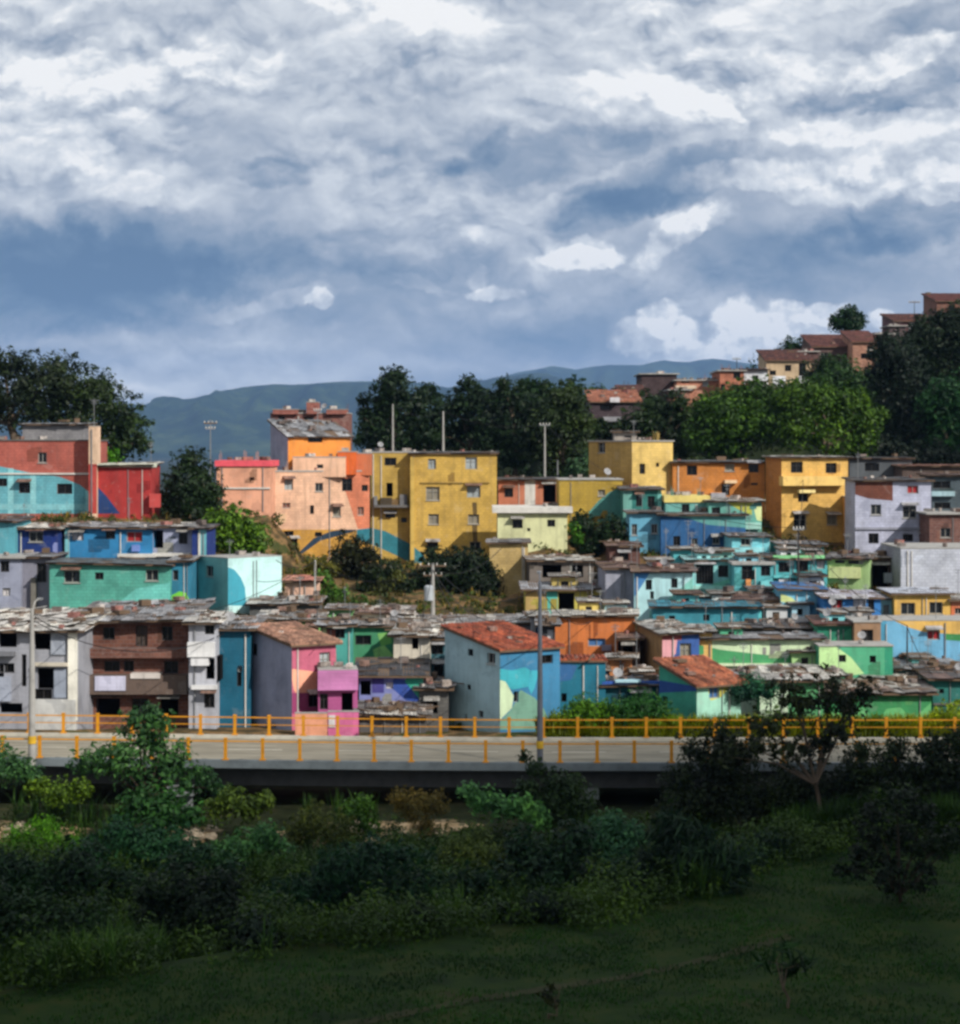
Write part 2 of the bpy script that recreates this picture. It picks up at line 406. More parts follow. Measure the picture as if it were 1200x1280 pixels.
def house(label, a, b, Y, top, bot, col, rot=0, side=None, depth=6.0, kind='plaster', roof='tin', pitch=5, pal=None,
          win=(), swin=(), mural=(), smural=(), att=(), scol=None, oh=0.35, clutter=8, mess=.4, name='house', cat='house', group=None,
          parapet=0.0, dirt=.55, ground=True, thick=.14, down=3.0, roofcol=None, tank=False, sslope=0.0, rwin=(), det=True):
    _hseed[0] += 1; sd = _hseed[0]
    if roof == 'tin' and Y < 166 and abs(rot) < 1 and ground: rot = random.Random(sd + 5).uniform(-3.5, 3.5)
    th = R(rot); u = Vector((math.cos(th), math.sin(th), 0)); back = Vector((-math.sin(th), math.cos(th), 0))
    ka, kb = (a - CX) / F, (b - CX) / F
    A = Vector((ka * Y, Y, 0))
    W = (kb * A.y - A.x) / (u.x - kb * u.y)
    B = A + u * W
    if side is not None:
        ks = (side - CX) / F
        Q = A if side < a else B
        depth = (ks * Q.y - Q.x) / (back.x - ks * back.y)
        depth = max(1.0, min(depth, 14.0))
    z1 = CZ - (top - HY) / F * Y; zb = CZ - (bot - HY) / F * Y; z0 = zb - down
    if ground:
        BASES.append((A.x, A.y, zb)); BASES.append((B.x, B.y, zb)); m_ = (A + B) / 2 + back * depth * .7; BASES.append((m_.x, m_.y, zb + .3))
    mid = (A + B) / 2 + back * depth / 2
    root = empty(name, (mid.x, mid.y, zb)); tag(root, label, cat, group)
    if roof == 'tin' and rot < 16:
        pitch *= .36 if Y < 130 else .2
        if Y > 136: clutter = int(clutter * .45); mess *= .6; depth = min(depth, 5.0)
    elif roof == 'tile' and Y < 200: pitch *= .6
    tp = math.tan(R(pitch)) if roof in ('tin', 'tile') else 0.0
    zbk = z1 + depth * tp
    ff = Fac(A, u, W, back)
    fL = Fac(A + back * depth, -back, depth, u)       # left side wall, seen from the left
    fR = Fac(B, back, depth, -u)
    def holes(fc, lst, zt):
        out = []
        for w_ in lst:
            cx, cy, ww, hh = w_[:4]; k = w_[4] if len(w_) > 4 else 'w'
            ua, za = fc.uz(cx - ww / 2, cy + hh / 2); ub, zc = fc.uz(cx + ww / 2, cy - hh / 2)
            ua, ub = min(ua, ub), max(ua, ub)
            ua, ub = max(ua, .08), min(ub, fc.W - .08); za, zc = max(za, z0 + .1), min(zc, zt - .06)
            if ub - ua > .12 and zc - za > .12: out.append(((ua, ub, za, zc), k))
        return out
    hf = holes(ff, win, z1); hl = holes(fL, swin, z1); hr = holes(fR, rwin, z1)
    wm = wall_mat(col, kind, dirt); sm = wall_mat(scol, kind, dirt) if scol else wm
    mb = MB()
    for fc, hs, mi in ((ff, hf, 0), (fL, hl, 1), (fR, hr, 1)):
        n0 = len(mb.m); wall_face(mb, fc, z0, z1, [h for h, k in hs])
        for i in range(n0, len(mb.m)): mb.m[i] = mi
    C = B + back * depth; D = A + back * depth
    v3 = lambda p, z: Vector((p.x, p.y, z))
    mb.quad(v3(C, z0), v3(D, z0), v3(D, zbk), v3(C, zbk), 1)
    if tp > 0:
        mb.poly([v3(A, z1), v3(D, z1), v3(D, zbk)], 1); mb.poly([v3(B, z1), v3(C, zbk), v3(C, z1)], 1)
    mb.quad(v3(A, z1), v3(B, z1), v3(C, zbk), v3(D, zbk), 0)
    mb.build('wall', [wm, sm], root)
    for fc, hs in ((ff, hf), (fL, hl), (fR, hr)):
        for h, k in hs: add_window(root, fc, h, k)
    if roof == 'tin' and Y < 136: oh = oh + .12
    # murals: coats of paint a few millimetres proud of the wall, cut to leave the openings free
    for fc, ms, hs in ((ff, mural, hf), (fL, smural, hl)):
        for i, (mc, pts) in enumerate(ms):
            poly = [fc.uz(px, py) for px, py in pts]
            poly = [(min(max(p, 0.0), fc.W), min(q, z1 - .004)) for p, q in poly]
            add_mural(root, fc, poly, [h for h, k in hs], wall_mat(mc, kind, dirt), .004 + .003 * i)
    for at_ in att:                                    # slabs, parapets, awnings fixed to the front
        nm, x0, y0, x1, y1, dep, mc = at_[:7]
        ua, za = ff.uz(x0, y1); ub, zc = ff.uz(x1, y0)
        m2 = MB(); m2.obox(ff.pt(ua, za, .004), u * (ub - ua), -back * dep, Vector((0, 0, zc - za)))
        m2.build(nm, mc if not isinstance(mc, tuple) else wall_mat(mc, 'plaster', dirt), root)
    rb = MB(); pal = pal or TIN
    if roof in ('tin', 'tile'):
        roof_sheets(rb, Vector((A.x, A.y, z1 + .12)), u, back, W, depth, R(pitch), oh, mess=mess, clutter=clutter, tile=(roof == 'tile'), seed=sd, side_slope=random.Random(sd + 9).gauss(0, .011) if Y < 170 else 0)
        rb.build('roof', [roof_mat(pal, .6 if roof == 'tin' else .85), WOOD, DEBRIS], root)
    elif roof == 'flat':
        rm = roofcol if roofcol is not None else CONC
        rb.obox(Vector((A.x, A.y, z1 + .003)) - u * oh - back * oh, u * (W + 2 * oh), back * (depth + 2 * oh), Vector((0, 0, thick)))
        r = random.Random(sd)
        if parapet > 0:
            for (o_, e1, e2) in ((A, u * W, back * .15), (A + back * .15, u * .15, back * (depth - .15)), (B - u * .15 + back * .15, u * .15, back * (depth - .15))):
                rb.obox(Vector((o_.x, o_.y, z1 + thick + .005)), e1, e2, Vector((0, 0, parapet)), 1)
        for _ in range(clutter):
            c = A + u * r.uniform(.3, max(.4, W - .3)) + back * r.uniform(.3, depth - .3)
            rb.box((c.x, c.y, z1 + thick + .16), (r.uniform(.2, .9), r.uniform(.2, .6), r.uniform(.2, .32)), r.uniform(0, 3), 2)
        for _ in range(3 if clutter > 5 else 0):       # starter bars left for the next storey
            c = A + u * r.uniform(.1, W - .1) + back * r.uniform(.1, 1)
            for q in range(3): rb.tube([(c.x + q * .1, c.y, z1 + thick), (c.x + q * .1 + .03, c.y, z1 + thick + r.uniform(.5, .9))], .012, 4, 1)
        rb.build('roof', [rm, wm, DEBRIS], root)
    if Y < 200 and name == 'house' and det: details(root, ff, u, back, W, depth, z1, zb, [h for h, k in hf], col, kind, dirt, sd, tp, thick if roof == 'flat' else .2)
    if tank:
        c = A + u * W * .6 + back * depth * .45; z = z1 + thick + (depth * .45 * tp) + .1
        tb = MB(); tb.tube([(c.x, c.y, z), (c.x, c.y, z + .9), (c.x, c.y, z + 1.0), (c.x, c.y, z + 1.12)], [.5, .55, .5, .25], 16)
        tag(tb.build('water_tank', plain_mat('tank_plastic', tank if isinstance(tank, tuple) else (50, 70, 100), .5), None, (c.x, c.y, z)),
            'round ' + ('blue' if not isinstance(tank, tuple) else 'dark') + ' water tank on the roof of the ' + label, 'water tank')
    return root, ff

def details(root, ff, u, back, W, depth, z1, zb, holes, col, kind, dirt, sd, tp, th):
    r = random.Random(sd * 7 + 1); H = z1 - zb
    def clear(a, b, c, d):
        return all(b < h[0] - .05 or a > h[1] + .05 or d < h[2] - .05 or c > h[3] + .05 for h in holes)
    for _ in range(r.choice((1, 2, 2, 3))):                       # rain pipes and conduits
        a = r.uniform(.15, max(.2, W - .15))
        if clear(a - .1, a + .1, zb, z1):
            g = MB(); p = ff.pt(a, zb - .5, .05); g.tube([p, (p.x, p.y, z1 - r.uniform(.05, .3))], r.choice((.03, .045)), 6)
            g.build('drain_pipe', METAL if r.random() < .5 else CONC_PALE, root)
    for h in holes:
        if h[1] - h[0] > .5 and r.random() < .33:                 # tin hood over an opening
            g = MB(); a, b, z = h[0] - .15, h[1] + .15, h[3] + .08; o = r.uniform(.4, .8)
            g.add([ff.pt(a, z + .22, .005), ff.pt(b, z + .22, .005), ff.pt(b, z, o), ff.pt(a, z, o), ff.pt(a, z + .25, .005), ff.pt(b, z + .25, .005), ff.pt(b, z + .03, o), ff.pt(a, z + .03, o)],
                  [(0, 3, 2, 1), (4, 5, 6, 7), (0, 1, 5, 4), (1, 2, 6, 5), (2, 3, 7, 6), (3, 0, 4, 7)])
            g.build('awning', roof_mat(r.choice((TIN, TIN_PALE, TIN_RUST)), .6), root)
    for _ in range(r.choice((0, 1, 2, 2)) if W > 2.5 else 0):      # plaster repairs and bare block, squared off along the blocks
        a = round(r.uniform(0, W * .8) / .2) * .2; w = r.choice((.6, .8, 1.2, 1.6)); z = zb + round(r.uniform(0, H * .8) / .24) * .24; h_ = r.choice((.48, .72, .96, 1.2)); x1 = min(W, a + w); z9 = min(z1 - .01, z + h_)
        if x1 - a < .3: continue
        j = lambda v: v + r.uniform(-.06, .06)
        pts = [(a, z), (j(a + (x1 - a) * .6), z), (j(a + (x1 - a) * .62), z + .24), (x1, z + .24), (x1, z9), (j(a + (x1 - a) * .3), z9), (j(a + (x1 - a) * .28), j(z9 - .2)), (a, z9 - .24)]
        t = r.random(); kf = r.choice((.78, .86, 1.1))
        c = (150, 146, 138) if t < .25 and sum(col) > 300 and max(col) - min(col) < 90 else tuple(min(240, v * kf) for v in col)
        add_mural(root, ff, pts, holes, wall_mat(tuple(int(v) // 8 * 8 for v in c), 'block', .5), .0125, 'plaster_patch')
    if H > 2.2 and W > 3 and r.random() < .45:                     # slab edge between floors
        z = zb + H * r.uniform(.42, .58)
        if clear(0, W, z, z + .12):
            g = MB(); g.obox(ff.pt(.02, z, .018), u * (W - .04), -back * .1, Vector((0, 0, .13))); g.build('floor_band', r.choice((CONC, CONC_PALE, CONC_DARK)), root)
    if r.random() < .13:                                           # dish on the roof edge
        a = r.uniform(.2, W - .1); p = ff.pt(a, z1 + th, -.3); g = MB(); g.tube([p, p + Vector((0, 0, .55))], .025, 6)
        c = p + Vector((0, -.05, .65)); n = 12; rad = r.uniform(.22, .34); d = Vector((r.uniform(-.4, .4), -.8, .5)).normalized(); e1 = d.cross(Vector((0, 0, 1))).normalized(); e2 = d.cross(e1)
        vs = [c - d * .1] + [c + (e1 * math.cos(2 * math.pi * k / n) + e2 * math.sin(2 * math.pi * k / n)) * rad for k in range(n)]
        g.add(vs, [(0, 1 + k, 1 + (k + 1) % n) for k in range(n)]); g.tube([c, c + d * .35], .015, 5); g.build('satellite_dish', plain_mat('dish_grey', (138, 138, 140), .6), root)
    if r.random() < .35:
        p = ff.pt(r.uniform(.2, W - .1), z1 + th, -r.uniform(.3, depth * .5)); hh = r.uniform(1.2, 2.4); g = MB(); g.tube([p, p + Vector((0, 0, hh))], .022, 5)
        for k in range(4): g.box(p + Vector((0, 0, hh - .1 - k * .1)), (.7 - k * .1, .03, .03), r.uniform(0, 3))
        g.build('antenna', METAL, root)

def add_mural(root, fc, poly, holes, mat, out, nm='mural'):
    """triangulated paint polygon, clipped against the window openings on a fine grid of strips"""
    us = [p[0] for p in poly]; u0, u1 = min(us), max(us)
    if u1 - u0 < .1: return
    n = max(6, int((u1 - u0) / .12)); mb = MB()
    def spans(u):
        zs = []
        for i in range(len(poly)):
            (x1, y1), (x2, y2) = poly[i], poly[(i + 1) % len(poly)]
            if (x1 <= u < x2) or (x2 <= u < x1): zs.append(y1 + (y2 - y1) * (u - x1) / (x2 - x1))
        zs.sort(); return [(zs[i], zs[i + 1]) for i in range(0, len(zs) - 1, 2)]
    cuts = sorted({u0, u1, *[u0 + (u1 - u0) * i / n for i in range(n + 1)], *[h[0] for h in holes if u0 < h[0] < u1], *[h[1] for h in holes if u0 < h[1] < u1]})
    for i in range(len(cuts) - 1):
        a, b = cuts[i] + 1e-5, cuts[i + 1] - 1e-5
        if b - a < 1e-4: continue
        sa, sb = spans(a), spans(b)
        if len(sa) != len(sb): continue
        for (a0, a1), (b0, b1) in zip(sa, sb):
            segs = [((a0, a1), (b0, b1))]
            for h in holes:
                if h[0] <= (a + b) / 2 <= h[1]:
                    ns = []
                    for (p0, p1), (q0, q1) in segs:
                        if max(p1, q1) <= h[2] or min(p0, q0) >= h[3]: ns.append(((p0, p1), (q0, q1))); continue
                        if min(p0, q0) < h[2]: ns.append(((min(p0, h[2]), min(p1, h[2])), (min(q0, h[2]), min(q1, h[2]))))
                        if max(p1, q1) > h[3]: ns.append(((max(p0, h[3]), max(p1, h[3])), (max(q0, h[3]), max(q1, h[3]))))
                    segs = ns
            for (p0, p1), (q0, q1) in segs:
                mb.quad(fc.pt(a, p0, out), fc.pt(b, q0, out), fc.pt(b, q1, out), fc.pt(a, p1, out))
    if mb.f: mb.build(nm, mat, root)
def leaves(clumps, n, L, rs, squash=.8, shell=.55, droop=0.0, aspect=.42, up=.35):
    """clumps: array (k,4) x,y,z,r. returns vertices of n folded leaf faces (4 per leaf)"""
    cl = np.array(clumps, dtype=float)
    w = cl[:, 3] ** 2; w /= w.sum()
    idx = rs.choice(len(cl), n, p=w)
    d = rs.normal(size=(n, 3)); d /= np.linalg.norm(d, axis=1)[:, None]
    rad = cl[idx, 3] * (shell + (1.06 - shell) * rs.random(n) ** .6)
    c = cl[idx, :3] + d * rad[:, None] * np.array([1, 1, squash])
    nrm = d + rs.normal(size=(n, 3)) * .55 + np.array([0, 0, up]); nrm /= np.linalg.norm(nrm, axis=1)[:, None]
    t = np.cross(nrm, rs.normal(size=(n, 3))); t /= np.linalg.norm(t, axis=1)[:, None]
    t[:, 2] -= droop; t /= np.linalg.norm(t, axis=1)[:, None]
    b = np.cross(nrm, t)
    l = (L * rs.uniform(.6, 1.35, n))[:, None]
    V = np.empty((n, 4, 3))
    V[:, 0] = c - t * l * .5; V[:, 1] = c + b * l * aspect * .5 + nrm * l * .06
    V[:, 2] = c + t * l * .5; V[:, 3] = c - b * l * aspect * .5 + nrm * l * .06
    return V.reshape(-1, 3)

def sub_clumps(circ, rs, per=9, rr=(.28, .5), spread=.78, depthf=1.0):
    out = []
    for (x, y, z, r) in circ:
        for _ in range(per):
            d = rs.normal(size=3); d /= np.linalg.norm(d)
            q = rs.random() ** .45 * spread * r
            out.append((x + d[0] * q, y + d[1] * q * depthf, z + d[2] * q * .85, r * rs.uniform(*rr)))
    return out

G_DARK = (30, 46, 26); G_MID = (48, 74, 34); G_BRIGHT = (84, 124, 34); G_OLIVE = (66, 76, 40); G_BLUE = (36, 62, 50); G_FERN = (60, 96, 44)
BARK = plain_mat('bark', (92, 80, 68), .9, .1)
BARK_PALE = plain_mat('pale_bark', (128, 120, 110), .9, .1)
BARK_DARK = plain_mat('dark_bark', (58, 50, 42), .9, .1)

def tree(label, Y, circ, base, col=G_MID, dens=1.0, L=.42, trunk_r=.28, cat='tree', name='tree', seed=1, bark=None, group=None,
         per=16, rr=(.16, .42), limbs=True, mat=None, shell=.25, zbase=None, aspect=.42, droop=0.0, var=.5, squash=.85, warm=(0, 0, 0), loose=.45):
    """circ: (px,py,radius_px) crown masses; base: (px,py) foot of the trunk"""
    rs = np.random.RandomState(seed); r = random.Random(seed)
    base_p = at(base[0], base[1], Y)
    if zbase is not None: base_p.z = zbase
    root = empty(name, base_p); tag(root, label, cat, group)
    big = []
    for c in circ:
        Yc = Y + (c[3] if len(c) > 3 else r.uniform(-.25, .25) * c[2] / F * Y * 2)
        p = at(c[0], c[1], Yc); big.append((p.x, p.y, p.z, c[2] / F * Yc))
    cl = sub_clumps(big, rs, per, rr)
    for (x_, y_, z_, r_) in big:                       # ragged sprays beyond the rounded mass
        for _ in range(6):
            d = rs.normal(size=3); d /= np.linalg.norm(d); q_ = r_ * rs.uniform(.95, 1.22)
            cl.append((x_ + d[0] * q_, y_ + d[1] * q_, z_ + abs(d[2]) * q_ if rs.rand() < .7 else z_ + d[2] * q_, r_ * rs.uniform(.10, .2)))
    area = sum(4 * math.pi * b[3] ** 2 for b in big)
    n = int(min(60000, dens * 1.9 * area / (L * L * aspect)))
    n2 = int(n * loose)
    V = np.concatenate([leaves(cl, n, L, rs, squash=squash, shell=shell, aspect=aspect, droop=droop),
                        leaves([(b_[0], b_[1], b_[2], b_[3] * 1.08) for b_ in big], n2, L, rs, squash=.95, shell=.35, aspect=aspect, droop=droop)])
    # wood
    mb = MB(); top = max(big, key=lambda q: q[2]); ctr = Vector((sum(q[0] for q in big) / len(big), sum(q[1] for q in big) / len(big), sum(q[2] for q in big) / len(big)))
    if limbs:
        fork = base_p.lerp(ctr, .45); fork.x += r.uniform(-.3, .3)
        mid = base_p.lerp(fork, .5) + Vector((r.uniform(-.2, .2), r.uniform(-.2, .2), 0))
        mb.tube([base_p - Vector((0, 0, .6)), base_p + Vector((0, 0, .2)), mid, fork], [trunk_r * 1.35, trunk_r, trunk_r * .85, trunk_r * .7], 9)
        tm = MB()
        for q in big:
            e = Vector(q[:3]); m_ = fork.lerp(e, .5) + Vector((r.uniform(-.4, .4), r.uniform(-.4, .4), .3))
            mb.tube([fork - Vector((0, 0, .1)), m_, e], [trunk_r * .55, trunk_r * .34, trunk_r * .14], 6)
            for _ in range(4):
                c_ = cl[r.randrange(len(cl))]; f_ = Vector(c_[:3])
                if (f_ - e).length < q[3] * 1.2: mb.tube([m_.lerp(e, r.uniform(.2, .9)), f_], [trunk_r * .16, trunk_r * .05], 5)
        mb.build('trunk', bark or BARK, root, smooth=True)
    np_mesh('crown', V, 4, mat or leaf_mat('foliage', col, var=var, warm=warm), root, tuple(base_p))
    return root

def blades(pts, n_each, h, rs, width=.05, lean=.5):
    """long narrow leaves arching out of each point (reeds, cane, weeds)"""
    out = []
    P = np.repeat(np.array(pts), n_each, axis=0); n = len(P)
    a = rs.uniform(0, 2 * np.pi, n); ln = rs.uniform(.1, lean, n); hh = h * rs.uniform(.5, 1.15, n)
    d = np.stack([np.cos(a), np.sin(a), np.zeros(n)], 1); s = np.stack([-np.sin(a), np.cos(a), np.zeros(n)], 1)
    w = (width * rs.uniform(.6, 1.3, n))[:, None]
    b = P + rs.normal(size=(n, 3)) * np.array([.12, .12, 0]) * h * .5
    z = np.zeros((n, 3)); z[:, 2] = 1
    H = hh[:, None]; l_ = ln[:, None]
    m_ = b + z * H * .6 + d * H * l_ * .35
    t = b + z * H * (1 - .35 * l_) + d * H * l_ * 1.0
    V = np.empty((n, 8, 3))
    V[:, 0] = b - s * w * .4; V[:, 1] = b + s * w * .4; V[:, 2] = m_ + s * w * .5; V[:, 3] = m_ - s * w * .5
    V[:, 4] = m_ - s * w * .5; V[:, 5] = m_ + s * w * .5; V[:, 6] = t + s * w * .08; V[:, 7] = t - s * w * .08
    return V.reshape(-1, 3)
# ---------------------------------------------------------------- terrain
_EX = [-60, -30, -16.5, -8.4, 4.7, 10, 15, 30, 60]; _EY = [62, 66, 71, 77.7, 81.6, 87, 97, 100.5, 103]
def edge_y(X): return float(np.interp(X, _EX, _EY))
def sstep(a, b, x):
    if a > b: return 1 - sstep(b, a, x)
    t = min(1.0, max(0.0, (x - a) / (b - a))); return t * t * (3 - 2 * t)
def deck_z(X): return 0.30 * sstep(5, -32, X)

ANCH = []
def hill_z(X, Y):
    s = w = 0.0
    for (x, y, z) in ANCH:
        d2 = (x - X) ** 2 + (y - Y) ** 2 + 2.0
        k = 1.0 / (d2 * d2); s += k * z; w += k
    return s / w - .45
def fore_z(X, Y):
    e = edge_y(X)
    z = -2.0 + 0.10 * math.sin(X * .21 + 1) + 0.10 * math.sin(Y * .3 + X * .1)
    if Y < 66: z -= 0.0
    dip = sstep(e + 1, e + 8, Y) * (1 - sstep(101.5, 105.5, Y)) * (1 - sstep(13, 20, X))
    z -= 1.5 * dip
    z += .3 * dip * mnoise.noise(Vector((X * .4, Y * .4, 0)))
    z -= .5 * sstep(103, 106, Y) * (1 - sstep(119, 123, Y))
    return z
def ground_z(X, Y):
    if Y <= 119: z = fore_z(X, Y)
    elif Y < 123.5:
        t = sstep(119, 123.5, Y); z = fore_z(X, 119) * (1 - t) + (-.15 + deck_z(X)) * t
    elif Y < 128:
        t = (Y - 123.5) / 4.5; z = (-.15 + deck_z(X)) * (1 - t) + hill_z(X, Y) * t
    else: z = hill_z(X, Y)
    return z

def build_terrain():
    for b in BASES: ANCH.append(b)
    for px in (385, 405, 430, 455, 480, 505, 530, 555, 580):
        for (Y_, py_) in ((152, 768), (158, 752), (164, 736), (170, 722), (176, 710), (182, 702)):
            p_ = at(px, py_ - max(0, (430 - px)) * .25, Y_); ANCH.append((p_.x, p_.y, p_.z))
    for X in range(-90, 91, 15):
        ANCH.append((X, 126, -.2))
        zb = float(np.interp(X, [-90, -40, 0, 30, 60, 90], [9, 10, 8, 9, 14, 20]))
        ANCH.append((X, 235, zb))
        ANCH.append((X, 300, float(np.interp(X, [-90, -20, 0, 20, 40, 60, 90], [-4, -4, 0, 12, 20, 28, 33]))))
        ANCH.append((X, 360, float(np.interp(X, [-90, -20, 0, 30, 50, 70, 90], [-20, -20, -12, 0, 14, 24, 28]))))
    for X in range(-200, 201, 40):
        ANCH.append((X, 480, -22 if X < 60 else 20)); ANCH.append((X, 700, -25))
    def axis(segs):
        out = []
        for a, b, st in segs: out += list(np.arange(a, b, st))
        return out + [segs[-1][1]]
    xs = axis([(-6000, -400, 700), (-400, -90, 31), (-90, 90, 1.5), (90, 400, 31), (400, 6000, 700)])
    ys = axis([(-90, 60, 10), (60, 240, 1.5), (240, 400, 5), (400, 800, 40), (800, 15000, 710)])
    vs = []
    for y in ys:
        for x in xs:
            if y > 720 or abs(x) > 420: z = -25.0 if y > 200 else (-2.0 if y < 119 else -3)
            else: z = ground_z(x, y)
            if y > 119 and y < 720 and abs(x) > 95 and abs(x) <= 420:
                z = z * .5 + ground_z(math.copysign(95, x), y) * .5
            vs.append((x, y, z))
    nx = len(xs); fs = [(j * nx + i, j * nx + i + 1, (j + 1) * nx + i + 1, (j + 1) * nx + i) for j in range(len(ys) - 1) for i in range(nx - 1)]
    me = bpy.data.meshes.new('ground'); me.from_pydata(vs, [], fs); me.polygons.foreach_set('use_smooth', [True] * len(fs))
    m, nt, out = newmat('soil_and_grass'); b = bsdf(nt, out, .95, .1)
    P = worldpos(nt); sep = nt.n('ShaderNodeSeparateXYZ'); nt.l(P, sep.inputs[0])
    grass = nt.ramp(nt.noise(P, .5, 5, .65).outputs[0], [(.3, lin((16, 30, 9))), (.5, lin((30, 48, 12))), (.62, lin((42, 52, 17))), (.75, lin((46, 44, 26)))])
    earth = nt.ramp(nt.noise(P, .35, 6, .65).outputs[0], [(.3, lin((44, 44, 28))), (.44, lin((70, 60, 40))), (.52, lin((120, 94, 64))), (.57, lin((64, 66, 36))), (.7, lin((40, 54, 28)))])
    bank = nt.ramp(nt.noise(P, .8, 5, .65).outputs[0], [(.3, lin((30, 36, 22))), (.55, lin((46, 52, 32))), (.75, lin((72, 66, 46)))])
    sand = nt.ramp(nt.noise(P, 1.6, 5, .65).outputs[0], [(.3, lin((110, 92, 66))), (.5, lin((178, 150, 112))), (.7, lin((196, 176, 146)))])
    wp = nt.noise(P, .6, 4, .6); sc_ = nt.n('ShaderNodeVectorMath', operation='SCALE'); nt.l(wp.outputs['Color'], sc_.inputs[0]); sc_.inputs[3].default_value = 3.0
    ad = nt.n('ShaderNodeVectorMath', operation='ADD'); nt.l(P, ad.inputs[0]); nt.l(sc_.outputs[0], ad.inputs[1]); sm = 0.0
    for (x_, y_, rx_, ry_) in ((-24, 105.3, 4.5, 3), (-15, 105.3, 2.0, 2), (-6.5, 105.5, 4.5, 2.6), (-2, 105.8, 3, 1.6), (-33, 105, 6, 3)):
        mp = nt.n('ShaderNodeMapping', vector_type='TEXTURE'); nt.l(ad.outputs[0], mp.inputs[0]); mp.inputs[1].default_value = (x_ + 1.5, y_ + 1.5, -.5); mp.inputs[3].default_value = (rx_, ry_, 9)
        g_ = nt.n('ShaderNodeTexGradient', gradient_type='SPHERICAL'); nt.l(mp.outputs[0], g_.inputs[0]); sm = nt.math('ADD', g_.outputs[1], sm)
    bank = nt.mix(nt.ramp(sm, [(.12, 0.0), (.3, 1.0)]), bank, sand)
    wood = nt.math('GREATER_THAN', sep.outputs[1], 203.0); forest = nt.ramp(nt.noise(P, .3, 4).outputs[0], [(.35, lin((20, 28, 18))), (.65, lin((44, 52, 30)))])
    far = nt.math('GREATER_THAN', sep.outputs[1], 90.0)
    rgt = nt.math('LESS_THAN', sep.outputs[0], 12.0); far = nt.math('MULTIPLY', far, nt.math('MAXIMUM', rgt, nt.math('GREATER_THAN', sep.outputs[1], 101.0)))
    hs = nt.math('GREATER_THAN', sep.outputs[1], 121.5)
    c = nt.mix(far, grass, bank); c = nt.mix(hs, c, earth); c = nt.mix(wood, c, forest)
    nt.l(c, b.inputs['Base Color'])
    bm = nt.n('ShaderNodeBump'); bm.inputs['Strength'].default_value = .6; bm.inputs['Distance'].default_value = .12
    nt.l(nt.noise(P, 2.2, 5, .7).outputs[0], bm.inputs['Height']); nt.l(bm.outputs[0], b.inputs['Normal'])
    me.materials.append(m)
    o = bpy.data.objects.new('ground', me); link(o); tag(o, kind='structure')

def mountain(name, Y, prof, amp, seed, width=900, rgb=(34, 50, 34)):
    """a wooded range: ridge heights given by (px,py) of its skyline, carried to its real distance"""
    xs = np.linspace(prof[0][0], prof[-1][0], 260); ry = np.interp(xs, [p[0] for p in prof], [p[1] for p in prof])
    n = 70; vs = []; kk = Y / 5200.0; amp = amp * kk
    for j in range(n + 1):
        t = j / n; yy = Y - width + 2 * width * t
        for i, px in enumerate(xs):
            X = (px - CX) / F * Y
            ridge = CZ - (ry[i] - HY) / F * Y
            h = max(0, 1 - abs(2 * t - 1)) ** 1.0
            nz = mnoise.fractal(Vector((X / 260 / kk + seed, yy / 260 / kk, seed)), 1.0, 2.1, 5)
            sp = mnoise.fractal(Vector((X / 90 / kk + seed, yy / 420 / kk, 3.1)), 1.0, 2.1, 5) * min(1, (1 - h) * 4 + .12)
            z = -25 + (ridge + 25) * (h ** .85) * (1 + .45 * sp * math.sin(math.pi * min(1, h * 1.0))) + amp * nz * (h ** .5) * (.3 + .7 * min(1, (1 - h) * 5))
            vs.append((X, yy, z - .5))
    nx = len(xs); fs = [(j * nx + i, j * nx + i + 1, (j + 1) * nx + i + 1, (j + 1) * nx + i) for j in range(n) for i in range(nx - 1)]
    me = bpy.data.meshes.new(name); me.from_pydata(vs, [], fs); me.polygons.foreach_set('use_smooth', [True] * len(fs))
    m, nt, out = newmat('wooded_slope'); b = bsdf(nt, out, .95, .05); P = worldpos(nt)
    c = nt.ramp(nt.noise(P, .008 / kk, 7, .7).outputs[0], [(.3, lin((18, 30, 22))), (.5, lin(rgb)), (.64, lin((62, 76, 46))), (.76, lin((100, 96, 76)))])
    nt.l(c, b.inputs['Base Color'])
    bm = nt.n('ShaderNodeBump'); bm.inputs['Strength'].default_value = .8; bm.inputs['Distance'].default_value = 14 * kk
    nt.l(nt.noise(P, .03 / kk, 6, .7).outputs[0], bm.inputs['Height']); nt.l(bm.outputs[0], b.inputs['Normal'])
    me.materials.append(m); o = bpy.data.objects.new(name, me); link(o); tag(o, kind='structure')

